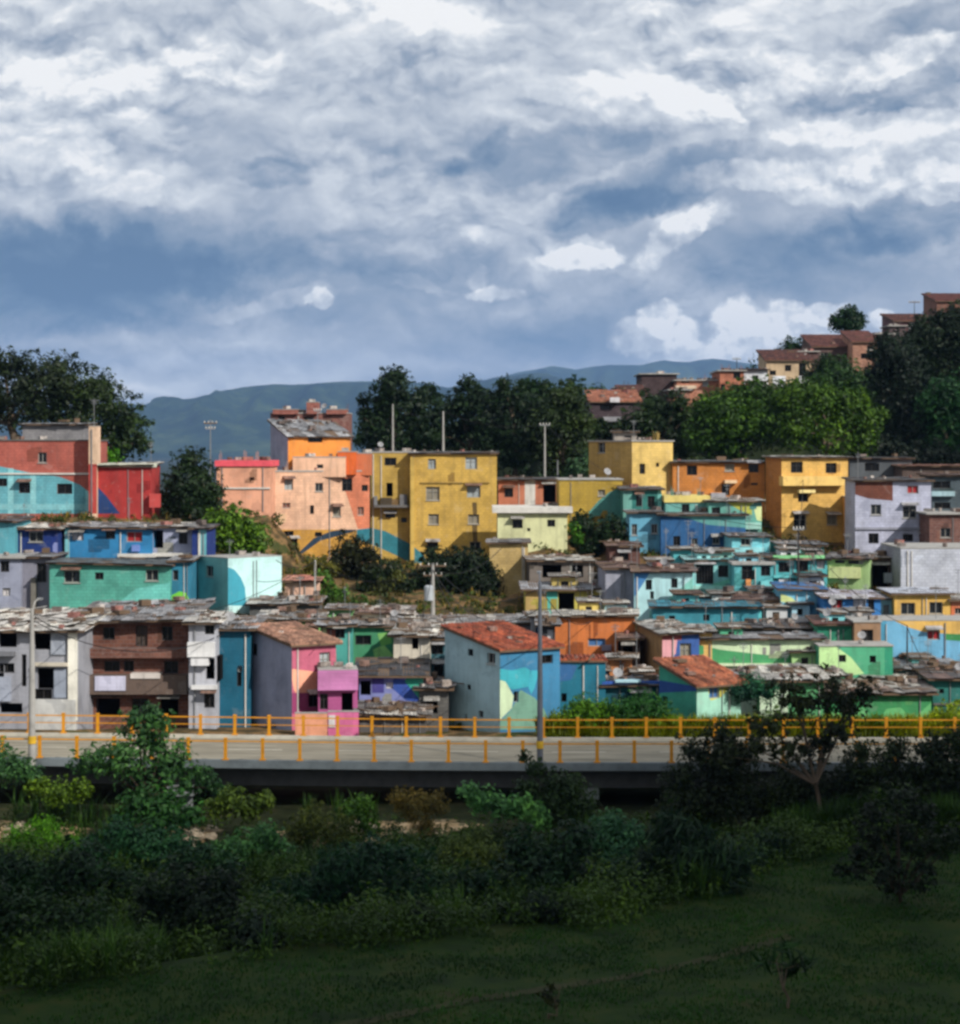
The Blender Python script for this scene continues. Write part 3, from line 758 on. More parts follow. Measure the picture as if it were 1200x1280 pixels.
# ---------------------------------------------------------------- sky, sun, air
SUN = Vector((0.58, -0.58, 0.57)).normalized()
def build_sky():
    w = bpy.data.worlds.new('World'); SC.world = w; w.use_nodes = True
    t = w.node_tree; t.nodes.clear(); nt = NT(t)
    out = nt.n('ShaderNodeOutputWorld')
    sky = nt.n('ShaderNodeTexSky', sky_type='NISHITA'); sky.sun_disc = False
    sky.sun_elevation = math.asin(SUN.z); sky.sun_rotation = math.atan2(SUN.x, SUN.y)
    tc = nt.n('ShaderNodeTexCoord'); sep = nt.n('ShaderNodeSeparateXYZ'); nt.l(tc.outputs['Generated'], sep.inputs[0])
    ay = nt.math('MAXIMUM', nt.math('ABSOLUTE', sep.outputs[1]), .22)
    u = nt.math('DIVIDE', sep.outputs[0], ay); v = nt.math('DIVIDE', sep.outputs[2], ay)
    cmb = nt.n('ShaderNodeCombineXYZ'); nt.l(u, cmb.inputs[0]); nt.l(v, cmb.inputs[1])
    # direction (u,v) scaled so that one unit is 1000 photo pixels at this lens
    q = nt.mapping(cmb.outputs[0], scale=(F / 1000, F / 1000, 1))
    # domain warp
    n1 = nt.noise(q, 4.2, 5, .6); n2 = nt.noise(q, 15, 5, .62)
    def cen(nd, k):
        a = nt.n('ShaderNodeVectorMath', operation='SUBTRACT'); nt.l(nd.outputs['Color'], a.inputs[0]); a.inputs[1].default_value = (.5, .5, .5)
        b_ = nt.n('ShaderNodeVectorMath', operation='SCALE'); nt.l(a.outputs[0], b_.inputs[0]); b_.inputs[3].default_value = k; return b_.outputs[0]
    def vadd(a, b_):
        nd = nt.n('ShaderNodeVectorMath', operation='ADD'); nt.l(a, nd.inputs[0]); nt.l(b_, nd.inputs[1]); return nd.outputs[0]
    qw = vadd(vadd(q, cen(n1, .07)), cen(n2, .034))
    acc = None; val_soft = 1.15
    e1_ = nt.noise(q, 20, 6, .6).outputs[0]; e2_ = nt.noise(vadd_const(nt, q, (.006, .012, 0)), 20, 6, .6).outputs[0]
    edge = nt.math('SUBTRACT', e1_, .5)
    body = nt.math('MULTIPLY_ADD', nt.math('SUBTRACT', e1_, e2_), 3.4, 1.0)
    def blob(px, py, rx, ry, k, rot=0, hard=False):
        nonlocal acc
        if hard: rx, ry = rx * 1.15, ry * 1.15; k = k * (1.0 if py > 290 and k > 0 else .8)
        m = nt.n('ShaderNodeMapping', vector_type='TEXTURE'); nt.l(qw, m.inputs[0])
        m.inputs[1].default_value = ((px - CX) / 1000, (HY - py) / 1000, 0); m.inputs[2].default_value = (0, 0, R(rot)); m.inputs[3].default_value = (rx / 1000, ry / 1000, 1)
        g = nt.n('ShaderNodeTexGradient', gradient_type='SPHERICAL' if hard else 'QUADRATIC_SPHERE'); nt.l(m.outputs[0], g.inputs[0])
        val = g.outputs[1]
        if hard:                                            # a billowing edge and a modelled body
            mr = nt.n('ShaderNodeMapRange', interpolation_type='SMOOTHSTEP'); nt.l(nt.math('MULTIPLY', nt.math('SMOOTH_MIN', nt.math('MULTIPLY', val, 4.0), 1.0, .2), nt.math('ADD', val, nt.math('MULTIPLY', edge, val_soft))), mr.inputs[0])
            mr.inputs[1].default_value = .12; mr.inputs[2].default_value = .52
            val = mr.outputs[0]
            if k > 0: val = nt.math('MULTIPLY', val, body)
        acc = nt.math('MULTIPLY_ADD', val, k, acc if acc is not None else 0.0)
    for b_ in CLOUDS: blob(*b_)
    # height above the horizon: paler towards the top of the view
    base = nt.math('MULTIPLY_ADD', v, F / 1000 * .56, .385, clamp=False)
    base = nt.math('MINIMUM', base, .655)
    # heaped cumulus: creased billows lit from the upper right, at two sizes, over a soft broad layer
    def heap(vec, sc, rot, ns, octs):
        tot = None
        for k in range(octs):
            wv = nt.mapping(vec, loc=(k * 3.7, k * 1.3, 0), rot=(0, 0, R(rot)), scale=(sc[0] * 1.9 ** k, sc[1] * 1.9 ** k, 1))
            n_ = nt.noise(wv, ns, 1.0, .5, 0).outputs[0]
            a_ = nt.math('ABSOLUTE', nt.math('SUBTRACT', n_, .5))
            tot = nt.math('MULTIPLY_ADD', a_, 2.4 * .58 ** k, tot if tot is not None else 0.0)
        return tot
    def lit(sc, rot, ns, octs, off, kr, kb, mid):
        h1 = heap(qw, sc, rot, ns, octs); h2 = heap(vadd_const(nt, qw, off), sc, rot, ns, octs)
        return nt.math('ADD', nt.math('MULTIPLY', nt.math('SUBTRACT', h1, h2), kr), nt.math('MULTIPLY', nt.math('SUBTRACT', h1, mid), kb))
    d1 = lit((2.6, 4.4), -13, 1.7, 5, (.008, .018, 0), .82, .36, .42)
    soft = nt.math('MULTIPLY', nt.math('SUBTRACT', nt.noise(nt.mapping(qw, rot=(0, 0, R(-12)), scale=(2.0, 3.6, 1)), 1.5, 5, .5).outputs[0], .5), .95)
    mask = nt.noise(nt.mapping(q, rot=(0, 0, R(-10)), scale=(1.6, 2.8, 1)), 1.9, 3, .5).outputs[0]
    mask = nt.ramp(mask, [(.36, .25), (.62, 1.0)])
    amp = nt.math('MULTIPLY_ADD', v, F / 1000 * 1.6, .20); amp = nt.math('MINIMUM', amp, .95); amp = nt.math('MAXIMUM', amp, .20)
    det = nt.math('MULTIPLY', nt.math('ADD', nt.math('MULTIPLY', d1, mask), soft), amp)
    val = nt.math('ADD', nt.math('ADD', base, det), acc)
    col = nt.ramp(val, SKYRAMP)
    bg1 = nt.n('ShaderNodeBackground'); nt.l(sky.outputs[0], bg1.inputs[0]); bg1.inputs[1].default_value = .12
    bg2 = nt.n('ShaderNodeBackground'); nt.l(col, bg2.inputs[0]); bg2.inputs[1].default_value = SKYGAIN
    mx = nt.n('ShaderNodeMixShader')
    cov = nt.ramp(val, [(.0, .96), (.35, .98), (.6, 1.0)])
    nt.l(cov, mx.inputs[0]); nt.l(bg1.outputs[0], mx.inputs[1]); nt.l(bg2.outputs[0], mx.inputs[2]); nt.l(mx.outputs[0], out.inputs[0])
    w.cycles.sampling_method = 'MANUAL'; w.cycles.sample_map_resolution = 512
    s = bpy.data.lights.new('sun', 'SUN'); s.energy = SUNPOW; s.angle = R(.53); s.color = (1.0, .945, .86)
    o = bpy.data.objects.new('sun', s); o.rotation_euler = SUN.to_track_quat('Z', 'Y').to_euler(); o.location = (60, -60, 80); link(o)

def vadd_const(nt, a, c):
    nd = nt.n('ShaderNodeVectorMath', operation='ADD'); nt.l(a, nd.inputs[0]); nd.inputs[1].default_value = c; return nd.outputs[0]

SUNPOW = 5.0; SKYGAIN = 1.0
SKYRAMP = [(.0, lin((84, 112, 144))), (.14, lin((102, 127, 155))), (.30, lin((138, 154, 174))), (.44, lin((168, 178, 192))), (.57, lin((196, 203, 212))), (.72, lin((222, 227, 232))), (.88, lin((253, 253, 252)))]
CLOUDS = [  # px, py, rx, ry, weight, rotation, firm edge
    (60, 345, 420, 140, -.40, 0), (60, 350, 300, 84, -.20, 0, True), (250, 320, 200, 60, -.16, -8, True), (430, 340, 260, 90, -.22, 0), (560, 340, 200, 60, -.12),
    (340, 222, 60, 28, -.24, -5, True), (690, 190, 170, 46, -.20, 14, True), (560, 185, 120, 40, -.12, 10, True), (820, 230, 170, 42, -.26, 16, True), (760, 265, 120, 34, -.2, 24, True),
    (1000, 310, 330, 90, -.34, 4), (1130, 275, 150, 50, -.22, 6, True), (1150, 120, 110, 34, -.24, 24, True), (1050, 115, 90, 24, -.2, 14, True), (700, 420, 240, 60, -.26), (520, 95, 120, 30, -.14, 10, True), (100, 130, 90, 34, -.14, 8, True), (230, 140, 80, 22, -.12, 8, True),
    (930, 360, 220, 40, -.18), (1160, 20, 100, 26, -.2, 10, True), (900, 60, 200, 30, -.08, 4, True), (600, 470, 300, 40, -.05),
    (455, 6, 90, 26, .42, -12, True), (120, 95, 130, 40, .20, -6, True), (245, 80, 60, 26, .24, -20, True), (150, 105, 40, 14, .2, 0, True), (50, 205, 110, 34, .16, 4, True), (150, 235, 90, 26, .20, -10, True), (330, 80, 60, 30, .16, 60, True),
    (700, 110, 140, 24, .14, -10, True), (860, 135, 90, 26, .34, -16, True), (830, 120, 120, 14, .18, -16, True), (1120, 72, 90, 30, .30, 20, True), (950, 108, 120, 18, .24, 16, True), (1110, 160, 180, 26, .24, 2, True), (960, 218, 170, 26, .28, 4, True), (1060, 235, 100, 22, .2, 6, True),
    (840, 300, 70, 26, .26, 40, True), (870, 275, 60, 26, .24, 10, True), (725, 325, 62, 18, .30, 0, True), (700, 318, 28, 16, .16, 0, True), (740, 314, 30, 18, .2, 0, True), (690, 332, 60, 12, .12, 0, True), (618, 366, 48, 13, .24, -6, True), (600, 345, 20, 14, .14, 0, True), (598, 300, 30, 16, .12, 0, True), (680, 260, 70, 24, .12, 0, True), (405, 377, 22, 9, .20, 0, True), (520, 355, 60, 10, .08, -8, True),
    (828, 398, 34, 26, .40, 0, True), (810, 420, 60, 28, .26, 0, True), (865, 412, 20, 22, .34, 0, True), (868, 440, 70, 22, .24, 0, True), (925, 402, 46, 28, .34, 0, True), (975, 392, 40, 22, .38, 0, True), (955, 425, 90, 30, .26, 0, True), (1035, 390, 36, 18, .28, 0, True), (1097, 402, 22, 16, .34, 0, True), (1000, 415, 60, 26, .16, 0, True), (880, 452, 240, 18, .26, 0),
    (330, 455, 340, 60, .22), (730, 468, 140, 18, .55, 4), (170, 488, 140, 34, .5), (420, 470, 200, 24, .16), (560, 455, 200, 22, .12), (300, 425, 260, 20, .16), (60, 425, 200, 20, .14), (340, 380, 120, 12, .12, 8, True), (560, 30, 240, 70, .08), (1190, 240, 50, 18, .28, 0, True), (1180, 215, 50, 14, .2, 0, True),
]
def build_air():
    m, nt, out = newmat('air')
    pv = nt.n('ShaderNodeVolumePrincipled'); pv.inputs['Density'].default_value = HAZE; pv.inputs['Color'].default_value = (.32, .54, .96, 1)
    pv.inputs['Anisotropy'].default_value = 0.1
    nt.l(pv.outputs[0], out.inputs[1])
    mb = MB(); mb.obox((-6400, -110, -27), Vector((12800, 0, 0)), Vector((0, 15900, 0)), Vector((0, 0, 707)))
    o = mb.build('haze', m); tag(o, kind='stuff')
HAZE = 0.00005

def add_shade_cloud(name, foot, Z, seed, label, rad=14):  # unseen sun blocker, its outline drawn from the wanted shade
    """a low cumulus behind the viewpoint: its shade lies on the ground below it along the sun's direction.
    foot: polygon of the shade (X,Y at z=-2)"""
    t = (Z + 2) / SUN.z; off = SUN * t
    rs = np.random.RandomState(seed); pts = []
    fx = [p[0] for p in foot]; fy = [p[1] for p in foot]
    def inside(x, y):
        c = False
        for i in range(len(foot)):
            (x1, y1), (x2, y2) = foot[i], foot[(i + 1) % len(foot)]
            if (y1 > y) != (y2 > y) and x < (x2 - x1) * (y - y1) / (y2 - y1) + x1: c = not c
        return c
    st = rad * .8; ys = np.arange(min(fy), max(fy), st); 
    for y in ys:
        for x in np.arange(min(fx), max(fx), st):
            if inside(x, y): pts.append((x + rs.uniform(-3, 3), y + rs.uniform(-3, 3), rad * rs.uniform(.9, 1.15)))
    mb = MB()
    # unit sphere
    ico = []
    n1, n2 = 12, 7
    for (x, y, r) in pts:
        vs = []; zc = rs.uniform(-2, 4)
        for j in range(n2 + 1):
            ph = math.pi * j / n2
            for i in range(n1):
                th = 2 * math.pi * i / n1
                vs.append((x + off.x + r * math.sin(ph) * math.cos(th), y + off.y + r * math.sin(ph) * math.sin(th), Z + zc + r * .45 * math.cos(ph)))
        fs = [(j * n1 + i, j * n1 + (i + 1) % n1, (j + 1) * n1 + (i + 1) % n1, (j + 1) * n1 + i) for j in range(n2) for i in range(n1)]
        mb.add(vs, fs)
    o = mb.build(name, plain_mat('shade_cloud_white', (225, 228, 232), 1.0, 0.0, 0, .05, .02), None, (off.x, off.y, Z), smooth=True)
    tag(o, kind='structure')
ORANGE = plain_mat('amber_paint', (190, 128, 16), .6, .3, 0, .25, 2.5)
def ribbon(mb, Y0, Y1, zlo, zhi, x0=-84, x1=84, st=2.0, m=0):
    xs = np.arange(x0, x1 + .01, st)
    for i in range(len(xs) - 1):
        a, b = xs[i], xs[i + 1]; za, zb = deck_z(a), deck_z(b)
        v = []
        for x, z in ((a, za), (b, zb)): v += [(x, Y0, z + zlo), (x, Y1, z + zlo), (x, Y1, z + zhi), (x, Y0, z + zhi)]
        mb.add(v, [(0, 4, 5, 1), (3, 2, 6, 7), (0, 3, 7, 4), (1, 5, 6, 2)] + ([(0, 1, 2, 3)] if i == 0 else []) + ([(4, 7, 6, 5)] if i == len(xs) - 2 else []), m)

def build_bridge():
    Y0, Y1 = 110.0, 119.6
    root = empty('road_viaduct', (0, (Y0 + Y1) / 2, -2.6)); tag(root, 'long low concrete road viaduct with grey edge beam crossing in front of the houses', 'viaduct')
    d = MB(); ribbon(d, Y0 + .35, Y1 - .35, -.35, -.004); d.build('deck_slab', plain_mat('deck_concrete', (128, 126, 120), .9), root)
    e = MB(); ribbon(e, Y0, Y0 + .35, -.26, .16); e.build('edge_beam', plain_mat('edge_beam_concrete', (98, 106, 110), .85, .3, 0, .4, .7), root)
    e = MB(); ribbon(e, Y1 - .35, Y1, -.42, .18); e.build('edge_beam', plain_mat('kerb_concrete', (168, 164, 152), .9), root)
    for gy in (Y0 + 1.2, Y0 + 4.2, Y0 + 7.4):
        g = MB(); ribbon(g, gy, gy + .5, -1.35, -.354); g.build('girder', plain_mat('girder_concrete', (74, 74, 74), .9), root)
    for X in (-62, -38.5, -16, 5.6, 29, 52, 74):
        g = MB(); z = deck_z(X)
        g.box((X, Y0 + 4.4, z - 1.62), (1.5, 7.6, .53)); 
        for yy in (Y0 + 1.9, Y0 + 6.6): g.box((X, yy, z - 3.3), (.85, .85, 2.8))
        g.build('pier', plain_mat('pier_concrete', (118, 122, 124), .9, .2, 0, .3, .8), root)
    r = MB(); ribbon(r, Y0 + .35, Y1 - .35, -.003, .004)
    m, nt, out = newmat('worn_road_surface'); b = bsdf(nt, out, .9, .2); P = worldpos(nt)
    c = nt.ramp(nt.noise(nt.mapping(P, scale=(.25, 1.6, 1)), 1.0, 6, .65).outputs[0], [(.3, lin((100, 96, 84))), (.5, lin((130, 124, 110))), (.7, lin((152, 146, 130)))])
    nt.l(c, b.inputs['Base Color'])
    tag(r.build('road', m), kind='structure')
    ln = MB()
    for x in np.arange(-80, 80, 6.0):
        za, zb = deck_z(x), deck_z(x + 3); ln.quad((x, 114.95, za + .009), (x + 3, 114.95, zb + .009), (x + 3, 115.07, zb + .009), (x, 115.07, za + .009))
    tag(ln.build('lane_marking', plain_mat('road_paint', (205, 200, 186), .8)), kind='structure')
    def railing(Y, zb, label, x0, x1, ph, mids):
        t = empty('guard_railing', (0, Y, zb)); tag(t, label, 'railing', None)
        for (h, th) in mids:
            g = MB(); ribbon(g, Y - th / 2, Y + th / 2, zb + h - th * .7, zb + h, x0, x1, 1.0); g.build('rail', ORANGE, t)
        X = x0 + ph
        while X < x1:
            z = deck_z(X) + zb; g = MB()
            g.box((X, Y, z + .03), (.34, .26, .06)); g.box((X, Y, z + .58), (.17, .14, 1.04)); g.box((X, Y, z + 1.13), (.2, .17, .08))
            g.build('post', ORANGE, t); X += 1.98
    railing(Y0 + .17, .16, 'amber painted metal guard railing on the near edge of the viaduct', -60, 60, .9, ((1.02, .09),))
    railing(Y1 - .17, .18, 'amber painted metal guard railing on the far edge of the viaduct, below the houses', -60, 60, .3, ((1.05, .09), (.62, .06)))
    # lamp poles rising from the near edge
    for i, (px, top, lab, r0) in enumerate(((675, 728, 'tall thin dark lamp pole in front of the pale blue house', .17), (40, 762, 'pale concrete lamp pole in front of the grey house at far left', .20))):
        b0 = at(px, 900, 109.9); b0.z = deck_z(b0.x) - .2; t = at(px, top, 109.9)
        root = empty('lamp_pole', b0); tag(root, lab, 'lamp pole', 'lamp poles along the viaduct')
        m = plain_mat('pole_steel', (92, 96, 104), .6) if i == 0 else CONC
        g = MB(); g.tube([b0, (b0.x, b0.y, 4), t], [r0, r0 * .85, r0 * .5], 12); g.build('pole', m, root, smooth=False)
        z = deck_z(b0.x); g = MB(); g.tube([(b0.x, b0.y, z + .95), (b0.x, b0.y, z + 1.35)], [r0 * 1.15, r0 * 1.12], 12); g.build('painted_band', plain_mat('yellow_band', (196, 156, 40), .6), root)
        g = MB(); g.tube([t - Vector((0, 0, .15)), t + Vector((.0, .7, .35)), t + Vector((0, 1.6, .45))], [.05, .04, .035], 8); arm = g.build('arm', m, root)
        g = MB(); g.box(t + Vector((0, 1.95, .42)), (.24, .7, .1)); g.build('lamp_head', METAL, arm)

def utility_pole(label, px, base_py, top_py, Y, r=.13, cross=(), trafo=None, mat=None, dish=False):
    b = at(px, base_py, Y); t = at(px, top_py, Y)
    root = empty('utility_pole', b); tag(root, label, 'utility pole')
    g = MB(); g.tube([b - Vector((0, 0, 2)), b, t], [r * 1.2, r * 1.15, r * .7], 10); g.build('pole', mat or CONC, root)
    for (dz, w) in cross:
        g = MB(); c = t - Vector((0, 0, dz)); g.box(c, (w, .12, .12)); ca = g.build('crossarm', WOOD if w > 1 else METAL, root)
        for s in (-.45, -.15, .15, .45):
            g = MB(); g.tube([c + Vector((w * s, 0, .06)), c + Vector((w * s, 0, .22))], [.05, .04], 8); g.build('insulator', CONC_PALE, ca)
    if trafo:
        c = at(px + trafo[0], trafo[1], Y - .35); g = MB(); g.tube([c - Vector((0, 0, .55)), c + Vector((0, 0, .45)), c + Vector((0, 0, .55))], [.33, .33, .2], 14); g.build('transformer', plain_mat('transformer_grey', (160, 166, 172), .5), root)
    return t

def wire(label, a, b, sag, r=.022):
    a, b = Vector(a), Vector(b); pts = []
    for i in range(13):
        t = i / 12; p = a.lerp(b, t); p.z -= sag * 4 * t * (1 - t); pts.append(p)
    g = MB(); g.tube(pts, r, 5); c = (a + b) / 2
    tag(g.build('overhead_cable', plain_mat('black_cable', (24, 24, 26), .7), None, tuple(a)), label, 'cable', 'overhead cables between the poles')
SALMON = (222, 148, 108); OCHRE = (206, 160, 58); TEAL = (56, 158, 162); MINT = (160, 214, 210); LILAC = (150, 154, 176)
def build_houses():
    H = house
    # ---------------- top left ledge
    H('long terracotta red building with cyan arches painted on its lower wall at far left', -40, 112, 168, 551, 640, (186, 88, 72), depth=8, roof='flat', roofcol=CONC_DARK, thick=.1, oh=.1, clutter=5, kind='block',
      win=[(-20, 612, 12, 12, 'k'), (3, 603, 12, 10, 'k'), (53, 572, 11, 13, 'w'), (31, 610, 14, 13, 'k'), (81, 611, 19, 13, 'k')],
      mural=[((92, 176, 190), [(-40, 577), (0, 583), (38, 591), (75, 596), (100, 606), (113, 616), (113, 642), (-40, 642)]),
             ((130, 206, 212), [(10, 585), (17, 586), (17, 642), (10, 642)]), ((130, 206, 212), [(38, 591), (45, 593), (45, 642), (38, 642)]), ((130, 206, 212), [(107, 612), (112, 615), (112, 642), (107, 642)]),
             ((120, 196, 204), [(-40, 630), (113, 630), (113, 637), (-40, 637)])])
    H('small grey rooftop room of unplastered block above the terracotta building', 28, 106, 173, 532, 556, (128, 126, 128), depth=4, roof='tin', pal=TIN, pitch=8, kind='block', clutter=6, ground=False, down=.2, name='rooftop_room', cat='rooftop room')
    H('narrow cream chimney-like pillar wall between the terracotta and the red house', 111, 121, 166.5, 533, 640, (226, 184, 148), depth=1.6, roof='flat', clutter=0, oh=.02, thick=.05, mural=[((196, 60, 52), [(111, 580), (121, 580), (121, 642), (111, 642)])])
    H('crimson red house with a navy blue triangle painted on its lower left', 121.5, 188, 167, 584, 642, (178, 44, 42), depth=6, roof='tin', pal=TIN_PALE, pitch=9, clutter=5, mural=[((26, 60, 122), [(121, 608), (133, 620), (150, 642), (121, 642)])], att=[('roof_edge_board', 121, 579, 196, 584, .2, (196, 200, 180)), ('side_lean_to', 188, 617, 201, 634, .6, (196, 62, 58))])
    H('low salmon house with a pink roof edge and white bundles above it', 271, 338, 176, 583, 632, (230, 156, 120), depth=6, rot=0, roof='flat', clutter=9, roofcol=plain_mat('rose_painted_edge', (214, 84, 96)), thick=.5, oh=.15)
    # salmon tower group
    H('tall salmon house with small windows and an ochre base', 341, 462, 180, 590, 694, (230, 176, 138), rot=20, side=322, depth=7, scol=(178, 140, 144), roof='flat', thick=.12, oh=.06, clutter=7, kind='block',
      win=[(361, 606, 11, 13, 'c'), (399, 609, 10, 11, 'w'), (434, 606, 13, 16, 'k'), (456, 610, 8, 8, 'k'), (358, 632, 10, 7, 'b'), (390, 637, 5, 11, 'k'), (421, 640, 10, 12, 's'), (451, 639, 8, 11, 'b'), (361, 667, 12, 7, 'k'), (368, 680, 8, 12, 'k'), (398, 668, 9, 6, 'k')],
      mural=[((202, 142, 44), [(338, 662), (462, 662), (462, 696), (338, 696)]), ((222, 118, 78), [(424, 590), (462, 588), (462, 661), (447, 661), (447, 660)]) , ((34, 60, 84), [(428, 662), (448, 662), (430, 668), (400, 676), (378, 692), (372, 692), (392, 673), (414, 664)]), ((36, 124, 142), [(446, 662), (466, 660), (466, 680), (446, 674)])])  # the darker orange panel paints in the wall's shaded right end
    H('salmon parapet storey with stepped wall above the salmon house', 366, 432, 181.5, 572, 592, (230, 176, 138), depth=5, roof='flat', thick=.08, oh=.02, clutter=4, ground=False, down=.3, win=[(400, 583, 8, 5, 'w')], name='rooftop_room', cat='rooftop room')
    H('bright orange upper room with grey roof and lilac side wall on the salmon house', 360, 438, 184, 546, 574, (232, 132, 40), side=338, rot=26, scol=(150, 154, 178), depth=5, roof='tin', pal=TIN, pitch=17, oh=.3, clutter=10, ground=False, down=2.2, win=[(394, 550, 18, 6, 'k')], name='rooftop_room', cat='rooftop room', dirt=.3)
    H('vivid orange cube shaped room at the right end of the salmon house', 422, 445, 182.0, 565, 592, (232, 92, 26), depth=3, roof='flat', thick=.08, oh=.03, clutter=1, ground=False, down=.1, name='rooftop_room', cat='rooftop room')
    H('dull orange room against the yellow apartment block', 445.5, 463, 182.7, 567, 590, (206, 104, 60), depth=3, roof='flat', thick=.08, oh=.03, clutter=1, ground=False, down=.3, name='rooftop_room', cat='rooftop room')
    H('unfinished red brick storey with stepped parapets behind the orange upper room', 338, 436, 196, 517, 560, (140, 84, 72), depth=5, roof='flat', thick=.1, oh=.05, clutter=8, kind='brick', ground=False, down=6, win=[(386, 528, 12, 14, 'k'), (352, 524, 8, 8, 'k')], name='house')
    for (x0, x1, t, lab) in ((341, 372, 512, 'low red brick water closet block at the left end of the unfinished brick storey'), (383, 397, 503, 'tallest little red brick turret in the middle of the unfinished brick storey'), (408, 433, 512, 'low red brick block at the right end of the unfinished brick storey')):
        H(lab, x0, x1, 195.6, t, 517, (168, 92, 76), depth=3, roof='flat', thick=.06, oh=.03, clutter=1, kind='brick', ground=False, down=.05, name='rooftop_room', cat='rooftop room')
    # yellow apartment block
    H('narrow olive yellow house with a cluttered balcony, left half of the yellow block', 464, 513, 188, 566, 700, (196, 156, 58), depth=8, roof='flat', thick=.12, oh=.04, clutter=3, kind='block',
      win=[(488, 577, 15, 10, 'k'), (487, 612, 8, 17, 'o'), (488, 645, 12, 5, 'k'), (505, 650, 7, 6, 'k')], att=[('balcony_slab', 468, 631, 512, 634, .9, CONC_DARK), ('balcony_railing', 468, 620, 472, 631, .8, METAL), ('balcony_clutter', 476, 622, 490, 631, .6, (70, 60, 46)), ('balcony_clutter', 500, 618, 509, 631, .6, (110, 110, 112)), ('balcony_clutter', 490, 624, 498, 631, .5, (120, 90, 50))],
      mural=[((40, 130, 146), [(464, 660), (482, 664), (513, 680), (513, 704), (495, 694), (464, 680)])])
    H('tall four storey yellow apartment block with dark stains and grey roof', 513, 621, 187, 568, 700, (210, 164, 60), depth=9, roof='tin', pal=TIN, pitch=7, clutter=12, oh=.25, kind='block',
      win=[(540, 580, 10, 13, 'c'), (589, 579, 15, 15, 'c'), (541, 617, 17, 17, 's'), (592, 615, 17, 14, 'c'), (542, 649, 13, 13, 's'), (592, 649, 14, 12, 's'), (541, 683, 14, 10, 'k'), (594, 683, 14, 12, 'w')],
      att=[('floor_band', 526, 602, 612, 604, .12, (176, 138, 56)), ('side_pilaster', 513, 572, 518, 700, .2, (206, 166, 66))], mural=[((40, 130, 146), [(513, 680), (530, 694), (534, 704), (513, 704)]), ((108, 84, 40), [(590, 628), (596, 628), (597, 678), (591, 678)])])
    H('small brick orange house with white pillar and black tin roof right of the yellow block', 623, 696, 192, 601, 645, (196, 112, 80), depth=8, roof='tin', pal=TIN_DARK, pitch=8, clutter=10,
      win=[(636, 616, 11, 11, 'k'), (687, 617, 16, 22, 'o')], mural=[((206, 204, 198), [(656, 601), (669, 601), (669, 645), (656, 645)])])
    H('pale lime house with rounded white balcony slab and dark corner windows', 622, 709, 178, 641, 690, (206, 208, 150), depth=6, roof='flat', thick=.5, oh=.45, roofcol=CONC_PALE, clutter=4, win=[(647, 655, 13, 11, 'k'), (689, 654, 10, 9, 'k'), (661, 662, 4, 4, 'k')])
    H('tan yellow house wall with three tiny slits, below the yellow apartment block', 612, 660, 168, 680, 772, (196, 162, 90), depth=6, roof='tin', pitch=4, clutter=3, win=[(613, 686, 4, 11, 'k')], kind='block')
    H('shack under a heap of black and white tin sheets in the middle of the slope', 662, 742, 164, 702, 730, (110, 100, 92), depth=6, roof='tin', pitch=8, pal=TIN_PALE, mess=1.0, clutter=22, win=[(690, 714, 24, 16, 'o'), (722, 714, 14, 15, 'o')], scol=(84, 76, 70))
    H('small house with grey sheet awning, teal door post and yellow right wall', 657, 734, 158, 738, 772, (206, 190, 70), depth=5, roof='tin', pitch=13, oh=.5, pal=[(150, 154, 160), (164, 166, 172)], mess=.1, clutter=1, win=[(708, 752, 20, 22, 'o')],
      mural=[((70, 190, 176), [(683, 738), (697, 738), (697, 772), (683, 772)]), ((186, 152, 82), [(657, 738), (683, 738), (683, 772), (657, 772)])])
    H('low yellow shed with blue window beside the small grey awning house', 735, 756, 159, 737, 772, (196, 180, 60), depth=4, roof='tin', pitch=6, clutter=5, win=[(746, 750, 13, 12, 'y')])
    H('tall grey lilac plaster wall house between yellow shed and pale cyan house', 757, 796, 156, 712, 772, (150, 152, 170), depth=5, roof='tin', pal=TIN_RUST, pitch=11, clutter=9, mess=.8)
    # yellow tower and its neighbours
    H('yellow stair tower with a narrow black window and a glass railed roof', 790, 841, 186, 552, 625, (222, 182, 88), rot=26, side=736, scol=(186, 146, 66), roof='flat', thick=.12, oh=.12, clutter=7, parapet=0, kind='block',  # side wall in darker yellow: its shade is painted in
      win=[(803, 586, 7, 13, 'k'), (822, 581, 4, 5, 'k'), (810, 552, 3, 3, 'k')], swin=[(752, 556, 9, 20, 'w')])
    H('dark little rooftop cabin with pale door on top of the yellow stair tower', 768, 796, 190, 541, 556, (150, 140, 130), depth=2.5, roof='tin', pal=TIN_PALE, pitch=5, clutter=3, ground=False, down=.3, win=[(785, 549, 9, 9, 'k')], name='rooftop_room', cat='rooftop room')
    H('olive yellow box house with a teal green wave painted across it', 699, 778, 180, 600, 652, (178, 142, 38), depth=7, roof='flat', thick=.1, oh=.1, clutter=3, kind='block', mural=[((72, 142, 130), [(736, 640), (748, 626), (762, 615), (778, 608), (778, 652), (736, 652)])], win=[(752, 616, 9, 8, 's')])
    H('teal green house with dark green upper windows under the yellow tower', 779, 827, 176, 613, 650, (40, 120, 112), depth=6, roof='tin', pal=TIN, pitch=6, clutter=6, win=[(799, 626, 8, 14, 'k'), (814, 627, 9, 14, 'k')], mural=[((96, 164, 150), [(779, 613), (790, 613), (790, 652), (779, 652)]), ((110, 200, 190), [(822, 613), (827, 613), (827, 652), (822, 652)])])
    H('small sky blue house front with two windows below the teal green house', 787, 826, 171, 642, 682, (84, 160, 192), depth=4, roof='tin', pitch=4, clutter=4, win=[(793, 662, 7, 14, 'w'), (818, 661, 8, 12, 'w')])
